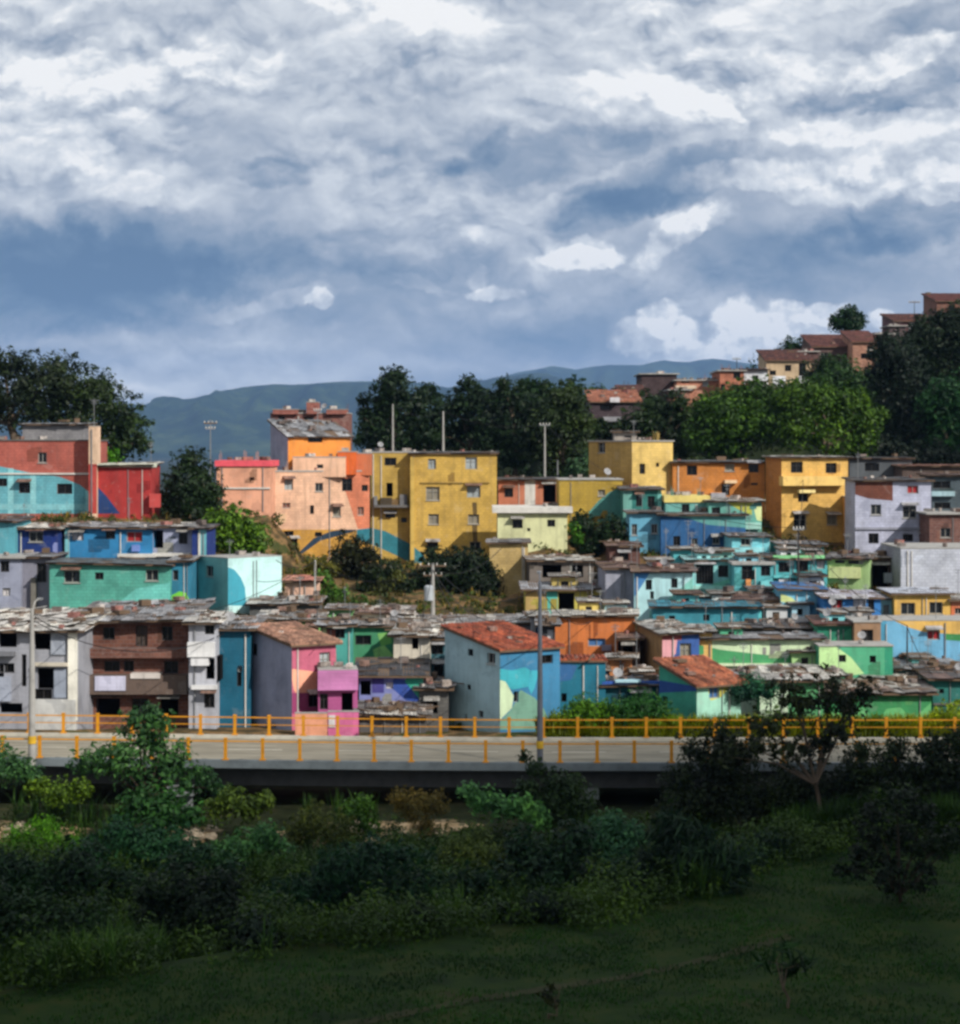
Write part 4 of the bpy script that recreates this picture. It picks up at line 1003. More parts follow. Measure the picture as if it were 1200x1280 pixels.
    H('deep blue long house on the right of the small sky blue house', 826, 932, 170, 645, 700, (36, 92, 150), depth=6, roof='tin', pal=TIN, pitch=4, clutter=5, win=[(846, 676, 9, 12, 'k'), (868, 677, 8, 8, 'w'), (895, 676, 9, 8, 'w')], mural=[((84, 160, 156), [(826, 645), (932, 645), (932, 660), (885, 656), (860, 648), (845, 646)])])
    H('pale teal house with a yellow parapet strip under the orange terrace', 832, 886, 174, 628, 655, (96, 170, 160), depth=6, roof='flat', thick=.55, oh=.12, roofcol=wall_mat((220, 196, 96)), clutter=6, win=[(857, 636, 10, 12, 'k')])
    H('sea green house with yellow corner and mint ledge under the orange terrace', 886, 952, 172, 628, 662, (90, 166, 150), depth=6, roof='tin', pal=TIN_PALE, pitch=7, clutter=8, win=[(895, 641, 11, 14, 'k')], mural=[((170, 172, 56), [(908, 628), (940, 628), (940, 644), (925, 638)]), ((206, 216, 140), [(940, 628), (952, 628), (952, 652), (946, 650)])], att=[('ledge', 884, 653, 950, 661, .7, (160, 222, 204))])
    H('long orange house with three black windows under the dark trees', 841, 956, 187, 579, 640, (206, 120, 42), depth=7, roof='tin', pal=TIN, pitch=5, clutter=10, oh=.3, kind='block', win=[(865, 588, 13, 12, 'k'), (912, 583, 12, 12, 's'), (942, 584, 13, 13, 'k'), (943, 605, 9, 3, 'k'), (907, 612, 10, 14, 'k')], att=[('awning', 905, 600, 920, 604, .8, (230, 190, 140)), ('lean_to', 888, 616, 906, 636, .7, (160, 160, 168))])
    H('big amber yellow house with long parapet balcony and three dark windows', 977, 1060, 183, 573, 668, (226, 172, 74), rot=14, side=957, scol=(196, 120, 46), roof='tin', pal=TIN_PALE, pitch=4, oh=.35, clutter=8, kind='block',  # darker side colour paints in the shade of the left wall
      win=[(996, 584, 15, 14, 'k'), (1039, 585, 14, 13, 'k'), (1004, 622, 13, 11, 'k'), (1040, 650, 13, 12, 's'), (1000, 652, 16, 18, 'w')], att=[('balcony_parapet', 974, 595, 1052, 607, .9, (234, 188, 92)), ('awning', 996, 612, 1016, 616, .6, (240, 214, 130))], rwin=())
    H('narrow amber side wing at the right corner of the big amber house', 1061, 1075, 181, 622, 682, (214, 146, 46), depth=4, roof='flat', thick=.08, oh=.05, clutter=1)
    # right row
    H('grey white two storey house with unpainted red brick upper left corner', 1069, 1164, 176, 602, 694, (178, 182, 206), depth=8, roof='tin', pal=TIN_DARK, pitch=9, clutter=14, kind='block',
      win=[(1095, 637, 13, 13, 'w'), (1137, 640, 17, 15, 'w'), (1092, 673, 13, 13, 'k'), (1135, 672, 13, 9, 'k'), (1154, 672, 10, 8, 'p'), (1141, 612, 14, 10, 'r')], mural=[((122, 66, 50), [(1069, 602), (1116, 602), (1116, 626), (1085, 623), (1069, 618)])], att=[('floor_slab', 1069, 659, 1166, 662, .15, (140, 142, 158))])
    H('dark teal metal sided house with white window sill at the right edge', 1165, 1212, 177, 596, 642, (70, 84, 92), depth=6, roof='tin', pal=TIN_RUST, pitch=6, clutter=8, win=[(1177, 606, 22, 9, 'k'), (1178, 632, 20, 8, 'k')], att=[('sill', 1163, 614, 1192, 620, .5, (150, 186, 196))])
    H('bare brown brick house with one square window at the right edge', 1162, 1215, 172, 643, 690, (130, 84, 72), depth=6, roof='flat', clutter=4, kind='brick', win=[(1182, 666, 13, 12, 'w')])
    H('shed roofed with rusty sheets and planks above the grey white house', 1128, 1230, 196, 584, 610, (90, 74, 68), depth=8, roof='tin', pal=[(176, 120, 96), (150, 100, 84), (190, 160, 140)], pitch=4, clutter=8)
    H('flat grey roofed shed in the shade behind the amber house', 1062, 1140, 200, 574, 610, (84, 90, 96), depth=8, roof='tin', pal=TIN, pitch=2, clutter=6, win=[(1090, 584, 18, 10, 'k')])
    H('large windowless white grey wall house at the right edge', 1126, 1240, 160, 686, 752, (186, 192, 206), depth=8, roof='flat', thick=.1, oh=.03, clutter=7, kind='block', dirt=.35, scol=(150, 150, 162))
    H('dark brick hut with a black doorway left of the large white wall', 1077, 1125, 164, 699, 752, (96, 60, 52), depth=5, roof='tin', pal=TIN_PALE, pitch=7, clutter=8, kind='brick', win=[(1100, 722, 20, 30, 'o')], att=[('washing_tank', 1104, 716, 1122, 728, .6, (150, 156, 172))])
    # turquoise cluster, middle right
    H('bright aqua house front with rounded parapet right of the deep blue house', 915, 962, 165, 672, 712, (110, 202, 214), depth=5, roof='tin', pal=TIN, pitch=5, clutter=5, win=[(932, 677, 12, 10, 'w'), (953, 692, 6, 14, 'k')], att=[('parapet', 914, 684, 954, 700, .5, (140, 220, 228))])
    H('white and aqua house with two large framed windows in the middle right', 860, 918, 160, 702, 768, (128, 206, 206), depth=5, roof='tin', pal=[(120, 196, 196), (150, 200, 200), (176, 172, 166)], pitch=5, clutter=4, win=[(881, 718, 22, 24, 'g'), (904, 714, 13, 15, 'g'), (874, 752, 24, 16, 'k'), (903, 752, 15, 8, 'k')], mural=[((110, 206, 176), [(890, 730), (918, 722), (918, 768), (888, 768)])], att=[('ledge', 860, 732, 918, 736, .4, (150, 220, 206))])
    H('pale cyan house with a blue corner and a mint wave of paint', 793, 866, 153, 716, 772, (168, 220, 226), depth=5, roof='tin', pal=TIN_RUST, pitch=13, clutter=12, mess=.8, win=[(811, 731, 8, 13, 'k'), (843, 729, 8, 12, 'k'), (815, 744, 5, 10, 'w')], mural=[((60, 130, 196), [(793, 716), (812, 716), (805, 728), (793, 746)]), ((120, 206, 190), [(812, 764), (840, 745), (866, 722), (866, 772), (812, 772)]), ((190, 150, 160), [(840, 738), (850, 738), (853, 746), (843, 742)])])
    H('aqua house with shaded balcony and two dark windows, second from the amber house', 918, 966, 157, 706, 752, (74, 168, 176), depth=5, roof='flat', thick=.2, oh=.2, clutter=4, win=[(934, 716, 14, 18, 'k'), (957, 713, 12, 14, 'k')], att=[('balcony_parapet', 950, 726, 966, 733, .6, (100, 200, 204)), ('hanging_cloth', 932, 724, 938, 735, .3, (226, 140, 70))])
    H('turquoise house with lime green beams under the amber house', 966, 1034, 158, 700, 738, (66, 170, 176), depth=6, roof='tin', pal=TIN_DARK, pitch=8, mess=.9, clutter=16, win=[(980, 709, 14, 13, 'k'), (1003, 708, 15, 14, 'k'), (1026, 704, 10, 14, 'p')], att=[('beam', 966, 694, 1030, 698, .3, (120, 206, 130)), ('beam', 966, 719, 1028, 722, .4, (90, 196, 200)), ('hanging_cloth', 973, 724, 979, 736, .3, (214, 214, 222))])
    H('small mint house with a pink satellite cover above the turquoise house', 975, 1030, 164, 682, 704, (92, 180, 176), depth=4, roof='tin', pal=TIN, pitch=8, mess=.8, clutter=12, win=[(985, 690, 10, 8, 'k'), (1012, 689, 9, 7, 'p')])
    H('curved lime green house wall with dark openings right of the turquoise house', 1034, 1086, 161, 699, 728, (150, 188, 116), depth=5, rot=-14, roof='tin', pal=TIN_DARK, pitch=8, mess=.8, clutter=12, win=[(1050, 699, 12, 10, 'k'), (1067, 700, 13, 10, 'k')], att=[('parapet', 1036, 709, 1076, 722, .4, (196, 206, 132))])
    # blue and ochre, right
    H('light blue gable wall beside the white tin roof on the right', 976, 1030, 149, 738, 800, (100, 182, 216), depth=5, roof='tin', pal=[(60, 120, 180), (70, 130, 190), (90, 150, 200)], pitch=8, clutter=2, mural=[((200, 216, 130), [(976, 742), (990, 747), (1000, 757), (976, 752)])])
    H('bright blue house with a red window and a white window under a white roof', 1030, 1101, 146, 748, 800, (42, 116, 190), depth=6, roof='tin', pal=[(206, 210, 224), (190, 194, 210), (214, 216, 226), (196, 130, 110)], pitch=9, oh=.3, clutter=4, mess=.2, win=[(1046, 756, 15, 14, 'r'), (1074, 756, 15, 16, 'p'), (1089, 757, 8, 18, 'k')])
    H('small ochre yellow house with two paned windows at the right', 1118, 1188, 147, 744, 800, (222, 168, 66), depth=6, roof='tin', pal=[(206, 210, 220), (190, 194, 206)], pitch=3, clutter=3, mess=.2, win=[(1135, 761, 18, 15, 'w'), (1170, 760, 17, 15, 'w')], att=[('floor_band', 1122, 776, 1160, 779, .1, (140, 104, 40))])
    H('sliver of a mint green house between bright blue and ochre houses', 1101, 1118, 148, 750, 790, (160, 200, 186), depth=5, roof='tin', pitch=5, clutter=2, win=[(1108, 762, 8, 12, 's')])
    H('vivid orange house cut by the right edge beside the ochre house', 1189, 1240, 147, 752, 800, (226, 110, 60), depth=6, roof='tin', pitch=4, pal=TIN_PALE, clutter=3, win=[(1198, 764, 9, 8, 'w')])
    H('sky blue lower wall house with a green and ochre band and one maroon window', 1098, 1240, 141, 776, 826, (96, 170, 212), depth=4, roof='flat', thick=.06, oh=.02, clutter=0, win=[(1167, 794, 16, 12, 'r')], mural=[((222, 170, 72), [(1118, 776), (1240, 776), (1240, 794), (1180, 792), (1155, 790), (1135, 784)]), ((46, 140, 70), [(1182, 792), (1240, 794), (1240, 804), (1182, 800)]), ((60, 150, 190), [(1098, 776), (1108, 776), (1108, 826), (1098, 826)])])
    H('emerald green house with tan framed square window in the right middle', 1022, 1068, 139, 782, 826, (50, 156, 112), depth=6, roof='tin', pal=TILE_OLD, pitch=8, clutter=6, mural=[((26, 122, 92), [(1022, 782), (1068, 782), (1040, 800), (1022, 806)])])
    H('tan wooden window bay beside the emerald green house', 1068, 1101, 138, 778, 812, (150, 112, 80), depth=4, roof='flat', thick=.1, oh=.08, clutter=2, win=[(1084, 795, 15, 16, 'k')], att=[('sill', 1066, 806, 1102, 811, .4, (206, 206, 200))])
    H('emerald and lime low house front with two small black windows', 1024, 1116, 135, 808, 850, (66, 168, 120), depth=3, roof='flat', thick=.08, oh=.06, clutter=2, win=[(1053, 823, 9, 9, 'k'), (1091, 824, 8, 9, 'k')], mural=[((176, 222, 140), [(1024, 808), (1045, 808), (1064, 822), (1080, 842), (1024, 850)]), ((36, 150, 110), [(1106, 808), (1116, 808), (1116, 850), (1106, 850)])])
    H('long pale lime house with an emerald painted band below the brown tin roof', 874, 1028, 137, 800, 850, (196, 222, 172), depth=2.6, roof='tin', pal=TIN, pitch=12, clutter=8, mess=.7, att=[('ledge', 874, 829, 1024, 832, .3, (206, 226, 180))], mural=[((60, 156, 92), [(874, 806), (900, 812), (960, 819), (1024, 818), (1024, 830), (874, 830)])])
    H('black shaded shack under heaped dark tin sheets right of the long teal house', 935, 1024, 142, 786, 822, (60, 56, 54), depth=6, roof='tin', pal=TIN_DARK + [(170, 168, 168)], pitch=9, mess=1.0, clutter=34, oh=.6, win=[(970, 798, 50, 14, 'o')])
    H('long flat teal house wall with a tiny black window in the middle right', 816, 948, 145, 760, 812, (46, 140, 160), depth=5, roof='tin', pal=[(46, 130, 150), (50, 120, 140), (40, 110, 126)], pitch=3, clutter=3, win=[(883, 772, 8, 8, 'k'), (812, 772, 6, 9, 'k'), (840, 772, 8, 5, 'w')])
    H('brown rust roofed shed behind the black shaded shack', 905, 992, 150, 752, 790, (110, 90, 80), depth=7, roof='tin', pal=TIN_RUST, pitch=10, mess=.9, clutter=22, oh=.4)
    H('green shaded lean-to house behind bare branches near the viaduct', 950, 1030, 129, 852, 905, (70, 150, 90), depth=5, roof='tin', pal=TIN_PALE, pitch=9, mess=.9, clutter=16, win=[(1000, 878, 22, 14, 'o')], mural=[((190, 216, 180), [(950, 852), (985, 852), (985, 905), (950, 905)])])
    H('bright leaf green low house under a scrap roof near the viaduct at right', 1040, 1164, 129, 868, 915, (86, 178, 100), depth=5, roof='tin', pal=TIN_PALE + TIN_RUST, pitch=8, mess=.9, clutter=28, win=[(1060, 886, 22, 12, 'k')], mural=[((46, 140, 76), [(1040, 868), (1164, 868), (1164, 878), (1140, 900), (1126, 884), (1108, 886), (1096, 905), (1080, 884), (1040, 890)])])
    H('dark sea green house with tiny window at the lower right edge', 1166, 1240, 131, 850, 905, (34, 112, 104), depth=6, rot=0, roof='tin', pal=TIN + TIN_RUST, pitch=8, mess=.7, clutter=18, win=[(1177, 864, 6, 6, 'k')])
    H('deep teal wedge shaped house above the dark sea green house', 1112, 1205, 136, 838, 872, (32, 106, 108), depth=6, roof='tin', pal=TIN + [(176, 150, 140)], pitch=8, mess=.8, clutter=18)
    H('dark concrete sided hut with pale scrap roof beside the deep teal house', 1086, 1150, 134, 850, 885, (110, 110, 104), depth=6, roof='tin', pal=TIN_PALE, pitch=8, mess=.9, clutter=18)
    # orange, centre
    H('long burnt orange house with a small blue window at the centre', 693, 794, 143, 772, 850, (218, 112, 46), depth=4, rot=-4, roof='tin', pal=TIN_PALE, pitch=5, clutter=14, mess=.6, win=[(746, 803, 22, 10, 'y')], att=[('washing_line_bundle', 752, 806, 764, 813, .3, (150, 140, 160))], kind='plaster', dirt=.4)
    H('dim wooden stairwell shed between the orange and the tan house', 776, 800, 139, 800, 850, (70, 52, 44), depth=4, roof='tin', pal=TIN_RUST, pitch=4, clutter=5, win=[(785, 815, 12, 16, 'o')])
    H('tan, pink and blue painted house with a cream tin roof', 828, 874, 136, 794, 850, (52, 92, 170), rot=10, side=796, scol=(176, 130, 78), roof='tin', pal=TIN_PALE, pitch=9, oh=.4, clutter=10, mess=.5, win=[(857, 815, 14, 22, 's')], mural=[((224, 150, 158), [(828, 798), (847, 798), (846, 816), (828, 832)]), ((160, 70, 66), [(828, 794), (852, 794), (852, 800), (828, 800)])])
    H('small amber yellow cube house right of the tan pink and blue house', 873, 890, 137, 791, 835, (226, 174, 86), depth=4, roof='tin', pal=TIN_PALE, pitch=6, clutter=3, win=[(883, 800, 3, 3, 'k')])
    H('low orange shed wall below the burnt orange house', 762, 790, 134, 824, 850, (206, 124, 66), depth=1.5, roof='tin', pal=TIN_PALE, pitch=6, clutter=5)
    # front row centre
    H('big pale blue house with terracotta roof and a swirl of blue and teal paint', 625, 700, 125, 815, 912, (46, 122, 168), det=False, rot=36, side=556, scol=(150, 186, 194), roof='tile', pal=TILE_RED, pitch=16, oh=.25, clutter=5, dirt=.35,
      win=[(683, 824, 16, 12, 'k'), (645, 871, 6, 14, 'w')], swin=[(588, 813, 7, 13, 'k'), (614, 823, 10, 12, 'w'), (586, 859, 5, 6, 'k'), (601, 893, 6, 8, 'w'), (582, 897, 3, 8, 'k')],
      mural=[((42, 168, 184), [(625, 836), (640, 838), (656, 834), (663, 838), (662, 858), (640, 862), (625, 850)]), ((190, 214, 168), [(625, 850), (632, 852), (642, 870), (640, 885), (625, 900)]), ((104, 156, 132), [(625, 902), (640, 886), (650, 862), (668, 872), (680, 886), (690, 912), (625, 912)]), ((46, 168, 190), [(663, 838), (674, 838), (668, 860), (664, 868), (660, 858)])])
    H('teal house wall with blue top joined to the right of the pale blue house', 700, 757, 128.6, 828, 912, (22, 112, 140), rot=2, depth=1.8, roof='tile', pal=TILE_RED, pitch=3, oh=.15, clutter=3, mural=[((44, 100, 160), [(700, 828), (722, 832), (714, 850), (700, 852)])], dirt=.3, win=[(704, 872, 9, 11, 'k')])
    H('dark teal low house with a royal blue scalloped eave at the centre', 756, 836, 129, 858, 912, (20, 92, 106), depth=2.6, roof='tin', pal=TIN_DARK + [(90, 150, 190)], pitch=9, mess=.6, clutter=18, win=[(800, 872, 22, 12, 'k')], att=[('eave_board', 752, 851, 838, 858, .3, (44, 92, 190)), ('eave_board', 768, 849, 800, 852, .5, (160, 206, 220))])
    H('emerald and mint corner house with cobalt window and cobalt edged tile roof', 871, 926, 124.6, 858, 912, (150, 214, 186), rot=30, side=824, scol=(52, 160, 132), roof='tile', pal=TILE, pitch=25, oh=.4, clutter=6, dirt=.3, win=[(893, 865, 13, 17, 'y')], swin=[(831, 878, 7, 14, 'k')],
      mural=[((214, 204, 70), [(885, 862), (900, 856), (926, 838), (926, 852), (908, 864), (900, 872), (888, 876)])], smural=[((40, 80, 160), [(824, 850), (871, 858), (871, 864), (824, 866)])])
    H('flat dark tin roofed shed behind the pale blue house', 562, 668, 141, 782, 800, (110, 110, 116), depth=6, roof='tin', pal=TIN + TIN_PALE, pitch=9, mess=.5, clutter=14)
    H('white and dark hatch shed under the orange house', 676, 694, 135, 783, 830, (60, 60, 66), depth=4, roof='tin', pitch=5, clutter=4, win=[(688, 793, 8, 12, 'p')])
    # pink house group
    H('magenta and pink house with lilac side wall and old terracotta roof', 365, 420, 125, 808, 912, (196, 88, 116), rot=38, side=313, scol=(140, 146, 172), roof='tile', pal=[(150, 112, 92), (164, 122, 100), (134, 98, 82), (172, 134, 112)], pitch=15, oh=.35, clutter=2, dirt=.35,
      win=[(406, 827, 13, 24, 'c'), (393, 876, 15, 17, 'k')], swin=[(318, 812, 7, 14, 'k')], mural=[((236, 156, 122), [(365, 836), (398, 840), (398, 866), (368, 866), (365, 850)]), ((150, 50, 100), [(365, 866), (420, 866), (420, 892), (365, 892)])])
    H('orchid pink balcony front with dark openings at the right of the magenta house', 398, 447, 124.4, 838, 912, (172, 72, 130), rot=6, depth=2.2, roof='flat', thick=.05, oh=.02, clutter=3, dirt=.3,
      win=[(434, 878, 14, 24, 'o'), (404, 877, 12, 20, 'k')], att=[('balcony_parapet', 397, 838, 447, 862, .5, (196, 112, 172))], mural=[((210, 120, 132), [(398, 892), (447, 892), (447, 912), (398, 912)])])
    H('salmon low garden wall in front of the magenta house', 369, 409, 122.6, 892, 916, (236, 150, 110), depth=.3, roof='flat', thick=.05, oh=.02, clutter=0, name='garden_wall', cat='wall', down=1)
    H('hot pink low garden wall with a white notice in front of the orchid balcony', 410, 448, 122.6, 890, 916, (222, 96, 150), depth=.3, roof='flat', thick=.05, oh=.02, clutter=0, name='garden_wall', cat='wall', down=1, att=[('notice', 411, 894, 419, 909, .06, (214, 206, 206))])
    H('petrol blue windowless house wall left of the lilac wall', 271, 313, 127.5, 788, 900, (16, 92, 122), depth=6, roof='tin', pal=TIN, pitch=6, clutter=8, win=[(299, 846, 6, 24, 'k'), (300, 836, 6, 8, 'p')], dirt=.25)
    H('blue and emerald low house with a slate dark roof right of the magenta house', 449, 529, 127, 846, 906, (120, 130, 196), depth=6, roof='tin', pal=[(60, 62, 66), (52, 52, 56), (74, 74, 78)], pitch=11, mess=.2, clutter=6, win=[(457, 860, 13, 18, 'o'), (487, 857, 9, 8, 'p')],
      mural=[((46, 80, 176), [(492, 848), (509, 850), (520, 866), (527, 878), (508, 876), (490, 860)]), ((40, 160, 130), [(509, 846), (529, 846), (529, 880), (518, 866), (506, 852)]), ((70, 66, 150), [(465, 846), (480, 846), (480, 866), (465, 866)])])
    H('low shack roof of pale crumpled tin sheets at the viaduct railing', 449, 532, 124, 893, 912, (90, 86, 84), depth=2.6, roof='tin', pal=TIN_PALE + TIN_DARK, pitch=16, mess=1.0, clutter=18)
    H('beige house with a tall dark window under tangled cables', 492, 537, 133, 796, 862, (196, 186, 166), depth=5, roof='tin', pal=TIN_PALE, pitch=9, mess=.8, clutter=14, win=[(519, 802, 8, 19, 'o'), (512, 828, 6, 5, 'w')], dirt=.6)
    H('narrow dark teal gap house between beige house and pale blue house', 538, 558, 134, 800, 880, (44, 96, 110), depth=5, roof='tin', pitch=8, clutter=6, mess=.8, win=[(547, 812, 14, 12, 'k'), (548, 838, 12, 16, 'k')])
    H('grey rubble walled hut at the railing left of the pale blue house', 524, 560, 127, 862, 910, (100, 98, 94), depth=4, roof='tin', pal=TIN_DARK, pitch=8, mess=1, clutter=14, kind='block', win=[(540, 884, 14, 16, 'o')])
    H('small house with emerald and lime murals under a grey tin roof', 438, 494, 138, 784, 840, (56, 140, 96), depth=5, roof='tin', pal=TIN_PALE + TIN, pitch=10, mess=.8, clutter=20, win=[(454, 800, 20, 12, 'k')], mural=[((150, 206, 110), [(466, 812), (480, 806), (494, 822), (494, 840), (470, 830)]), ((110, 180, 80), [(472, 792), (488, 790), (490, 804), (476, 808)])])
    H('tiny terracotta and aqua house behind the old terracotta roof', 402, 440, 134, 784, 838, (60, 160, 148), depth=4, roof='tin', pal=TIN, pitch=8, mess=.8, clutter=12, win=[(425, 792, 12, 12, 'k')], mural=[((150, 76, 60), [(408, 786), (422, 786), (422, 800), (408, 800)]), ((200, 210, 130), [(402, 784), (408, 784), (408, 838), (402, 838)])])
    H('emerald walled hut with a lime doorway behind the pink house', 322, 400, 140, 776, 815, (66, 150, 120), depth=7, roof='tin', pal=TIN_PALE + TIN, pitch=9, mess=1.0, clutter=34, win=[(392, 790, 14, 14, 'o')], mural=[((140, 206, 90), [(376, 778), (386, 776), (400, 780), (400, 790), (376, 790)])])
    H('hut roofed with crumpled silver sheets above the emerald hut', 312, 398, 148, 757, 785, (90, 92, 92), depth=6, roof='tin', pal=TIN + TIN_PALE, pitch=10, mess=1.0, clutter=30)
    H('hut with cream planked roof in the middle of the scrap roofs', 440, 512, 146, 770, 795, (150, 142, 128), depth=6, roof='tin', pal=TIN_PALE + TIN_RUST, pitch=10, mess=1.0, clutter=30)
    H('hut with dark patched roof below the black bushes', 486, 560, 142, 782, 806, (120, 114, 104), depth=6, roof='tin', pal=TIN_PALE + TIN_DARK, pitch=9, mess=1.0, clutter=26)
    H('small peach house on the earth slope beside the white mint house', 356, 396, 157, 728, 765, (232, 178, 150), depth=4, roof='tin', pal=[(170, 100, 84), (190, 140, 120)], pitch=10, clutter=4)
    # left middle
    H('white mint house with a teal quarter circle painted on its corner', 285, 352, 150, 698, 757, (176, 222, 220), rot=42, side=247, scol=(104, 176, 172), roof='flat', thick=.05, oh=.02, clutter=2, dirt=.25, swin=[(262, 714, 9, 13, 'w')], mural=[((46, 152, 176), [(285, 709), (293, 712), (301, 722), (307, 736), (308, 757), (285, 757)])])  # side wall's shade is mixed into its darker mint
    H('long seafoam green house with three brown windows at left', 62, 213, 148, 705, 766, (74, 172, 150), depth=6, rot=0, roof='tin', pal=[(70, 80, 84), (90, 96, 100)], pitch=3, clutter=3, dirt=.35, kind='block', win=[(90, 721, 20, 15, 'w'), (124, 720, 11, 9, 'k'), (190, 719, 16, 14, 'w')], mural=[((96, 206, 190), [(140, 760), (170, 736), (213, 728), (213, 766), (140, 766)])])
    H('small azure house end with one window and a lime green patch', 213, 237, 148, 703, 766, (34, 122, 156), depth=5, roof='tin', pitch=4, clutter=3, win=[(219.5, 719, 7, 13, 'w')], mural=[((100, 206, 40), [(211, 756), (213, 745), (224, 739), (233, 741), (237, 750), (237, 757)])], dirt=.25)
    H('bright blue terrace house with red and white washing behind its balcony', 84, 190, 155, 660, 702, (34, 126, 186), depth=6, roof='tin', pal=TIN, pitch=8, clutter=16, mess=.6, oh=.4, dirt=.25, win=[(97, 671, 15, 9, 'p'), (138, 669, 12, 10, 'k'), (168, 671, 20, 13, 'r')], att=[('wall_post', 82, 660, 87, 700, .2, (110, 196, 206)), ('balcony_slab', 150, 692, 196, 696, .8, CONC_PALE), ('hanging_cloth', 166, 681, 175, 689, .4, (110, 140, 220))])
    H('grey lilac house part with a black doorway beside the blue terrace', 190, 240, 155, 660, 702, (150, 156, 184), depth=5, roof='tin', pal=TIN_PALE + TIN, pitch=7, clutter=10, mess=.5, win=[(197, 674, 14, 22, 'o'), (229, 673, 11, 14, 'k')], att=[('balcony_slab', 192, 691, 240, 695, .7, CONC_PALE)])
    H('indigo narrow house end with a cyan strip beside the green trees', 240, 258, 153.5, 662, 757, (30, 54, 132), depth=5, roof='tin', pal=TIN_DARK, pitch=4, clutter=3, mural=[((92, 178, 190), [(248, 660), (258, 660), (258, 695), (248, 695)])], dirt=.25)
    H('navy blue house with one brown window at left', 18, 72, 154, 662, 702, (22, 48, 120), depth=6, roof='tin', pal=TIN_PALE, pitch=9, clutter=14, mess=.6, win=[(45, 671, 18, 13, 'w')], dirt=.25, mural=[((120, 130, 190), [(66, 668), (72, 666), (72, 702), (66, 702)])])
    H('teal blue doorway house between navy house and blue terrace', 72, 84, 155.5, 662, 702, (20, 92, 130), depth=6, roof='tin', pitch=6, clutter=3)
    H('cyan house cut by the left edge with a grey tin roof', -40, 18, 153, 652, 696, (70, 154, 170), depth=6, roof='tin', pal=TIN_DARK + [(120, 100, 92)], pitch=9, clutter=12, mess=.7)
    H('grey lilac two window house below the navy house at left', -40, 26, 149, 698, 770, (140, 146, 170), depth=5, roof='flat', clutter=3, win=[(6, 708, 11, 14, 'k'), (8, 740, 10, 10, 'p')])
    H('shaded grey house with pale door post left of the seafoam house', 26, 62, 149.5, 698, 770, (124, 124, 140), depth=5, roof='tin', pitch=4, clutter=4, att=[('door_post', 19, 696, 24, 735, .2, (176, 180, 196)), ('stair_wall', 40, 722, 46, 764, .4, (110, 106, 98))], win=[(52, 716, 12, 24, 'k')])
    # front left
    H('long bare brown brick house with two dark window rows and laundry', 100, 236, 128, 778, 905, (128, 76, 58), depth=8, roof='tin', pal=TIN, pitch=10, oh=.7, clutter=22, mess=.6, kind='brick',
      win=[(136, 792, 15, 16, 'k'), (177, 795, 15, 26, 'd'), (209, 792, 14, 18, 'k'), (108, 838, 14, 40, 'o'), (140, 833, 20, 14, 'k'), (161, 833, 13, 14, 'k'), (214, 834, 18, 16, 'k'), (135, 884, 30, 22, 'o'), (175, 884, 20, 22, 'k'), (212, 884, 22, 22, 'o')],
      att=[('balcony_parapet', 100, 809, 236, 821, .8, wall_mat((126, 76, 60), 'brick')), ('balcony_parapet', 112, 842, 236, 866, .9, (98, 80, 70)), ('hanging_cloth', 122, 843, 160, 861, .98, (190, 190, 216)), ('hanging_cloth', 166, 840, 203, 846, .98, (200, 190, 182))])
    H('white plastered stair bay with a round balcony beside the brown brick house', 236, 270, 126, 780, 905, (170, 172, 182), depth=4, roof='tin', pal=TIN_PALE, pitch=9, clutter=8, mess=.8, win=[(262, 786, 12, 14, 'k'), (263, 836, 11, 26, 'o'), (262, 876, 14, 18, 'k')], att=[('balcony_parapet', 236, 802, 269, 820, .6, (222, 222, 222)), ('balcony_parapet', 240, 820, 262, 831, .5, (214, 214, 216)), ('ledge', 240, 856, 272, 861, .4, (206, 206, 206))])
    H('unfinished grey and white three storey house with open bays at far left', -40, 98, 124.5, 790, 912, (146, 148, 158), depth=9, roof='tin', pal=TIN_PALE, pitch=9, oh=.5, clutter=26, mess=1.0,
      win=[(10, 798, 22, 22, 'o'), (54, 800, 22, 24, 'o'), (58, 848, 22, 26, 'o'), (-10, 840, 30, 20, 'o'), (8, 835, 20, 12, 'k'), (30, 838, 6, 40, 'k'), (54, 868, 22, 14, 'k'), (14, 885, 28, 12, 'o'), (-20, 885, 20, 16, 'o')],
      att=[('corner_column', 86, 788, 97, 900, .25, (226, 222, 206)), ('floor_slab', -40, 814, 20, 819, .5, (120, 122, 130)), ('floor_slab', 44, 828, 86, 832, .4, (190, 180, 160)), ('floor_slab', 44, 874, 96, 914, .3, (190, 190, 186)), ('curtain', 64, 791, 82, 818, .12, (150, 158, 172)), ('curtain', 68, 836, 84, 872, .12, (140, 150, 168)), ('satellite_dish_board', 0, 846, 14, 876, .3, (150, 158, 176))])
    # brick quarter on the hill at the right
    H('dark maroon flat topped house on the hill, leftmost of the hilltop row', 802, 846, 262, 468, 510, (70, 48, 50), depth=9, roof='flat', clutter=5, kind='brick')
    H('sunlit orange brick house with unfinished top on the hill', 846, 906, 258, 476, 520, (196, 124, 92), depth=9, roof='flat', clutter=16, kind='brick', win=[(857, 476.5, 10, 5, 'k'), (882, 480, 8, 7, 'c'), (903, 485, 5, 7, 'k'), (880, 502, 8, 9, 'p')], att=[('ledge', 844, 482, 870, 486, .6, (206, 180, 150))])
    H('taller orange brick house with dark antennas right of the unfinished one', 900, 930, 256, 464, 515, (190, 108, 74), depth=9, roof='flat', clutter=10, kind='brick', win=[(903, 484, 7, 8, 'k'), (920, 484, 7, 7, 'k'), (921, 469, 9, 8, 'k')])
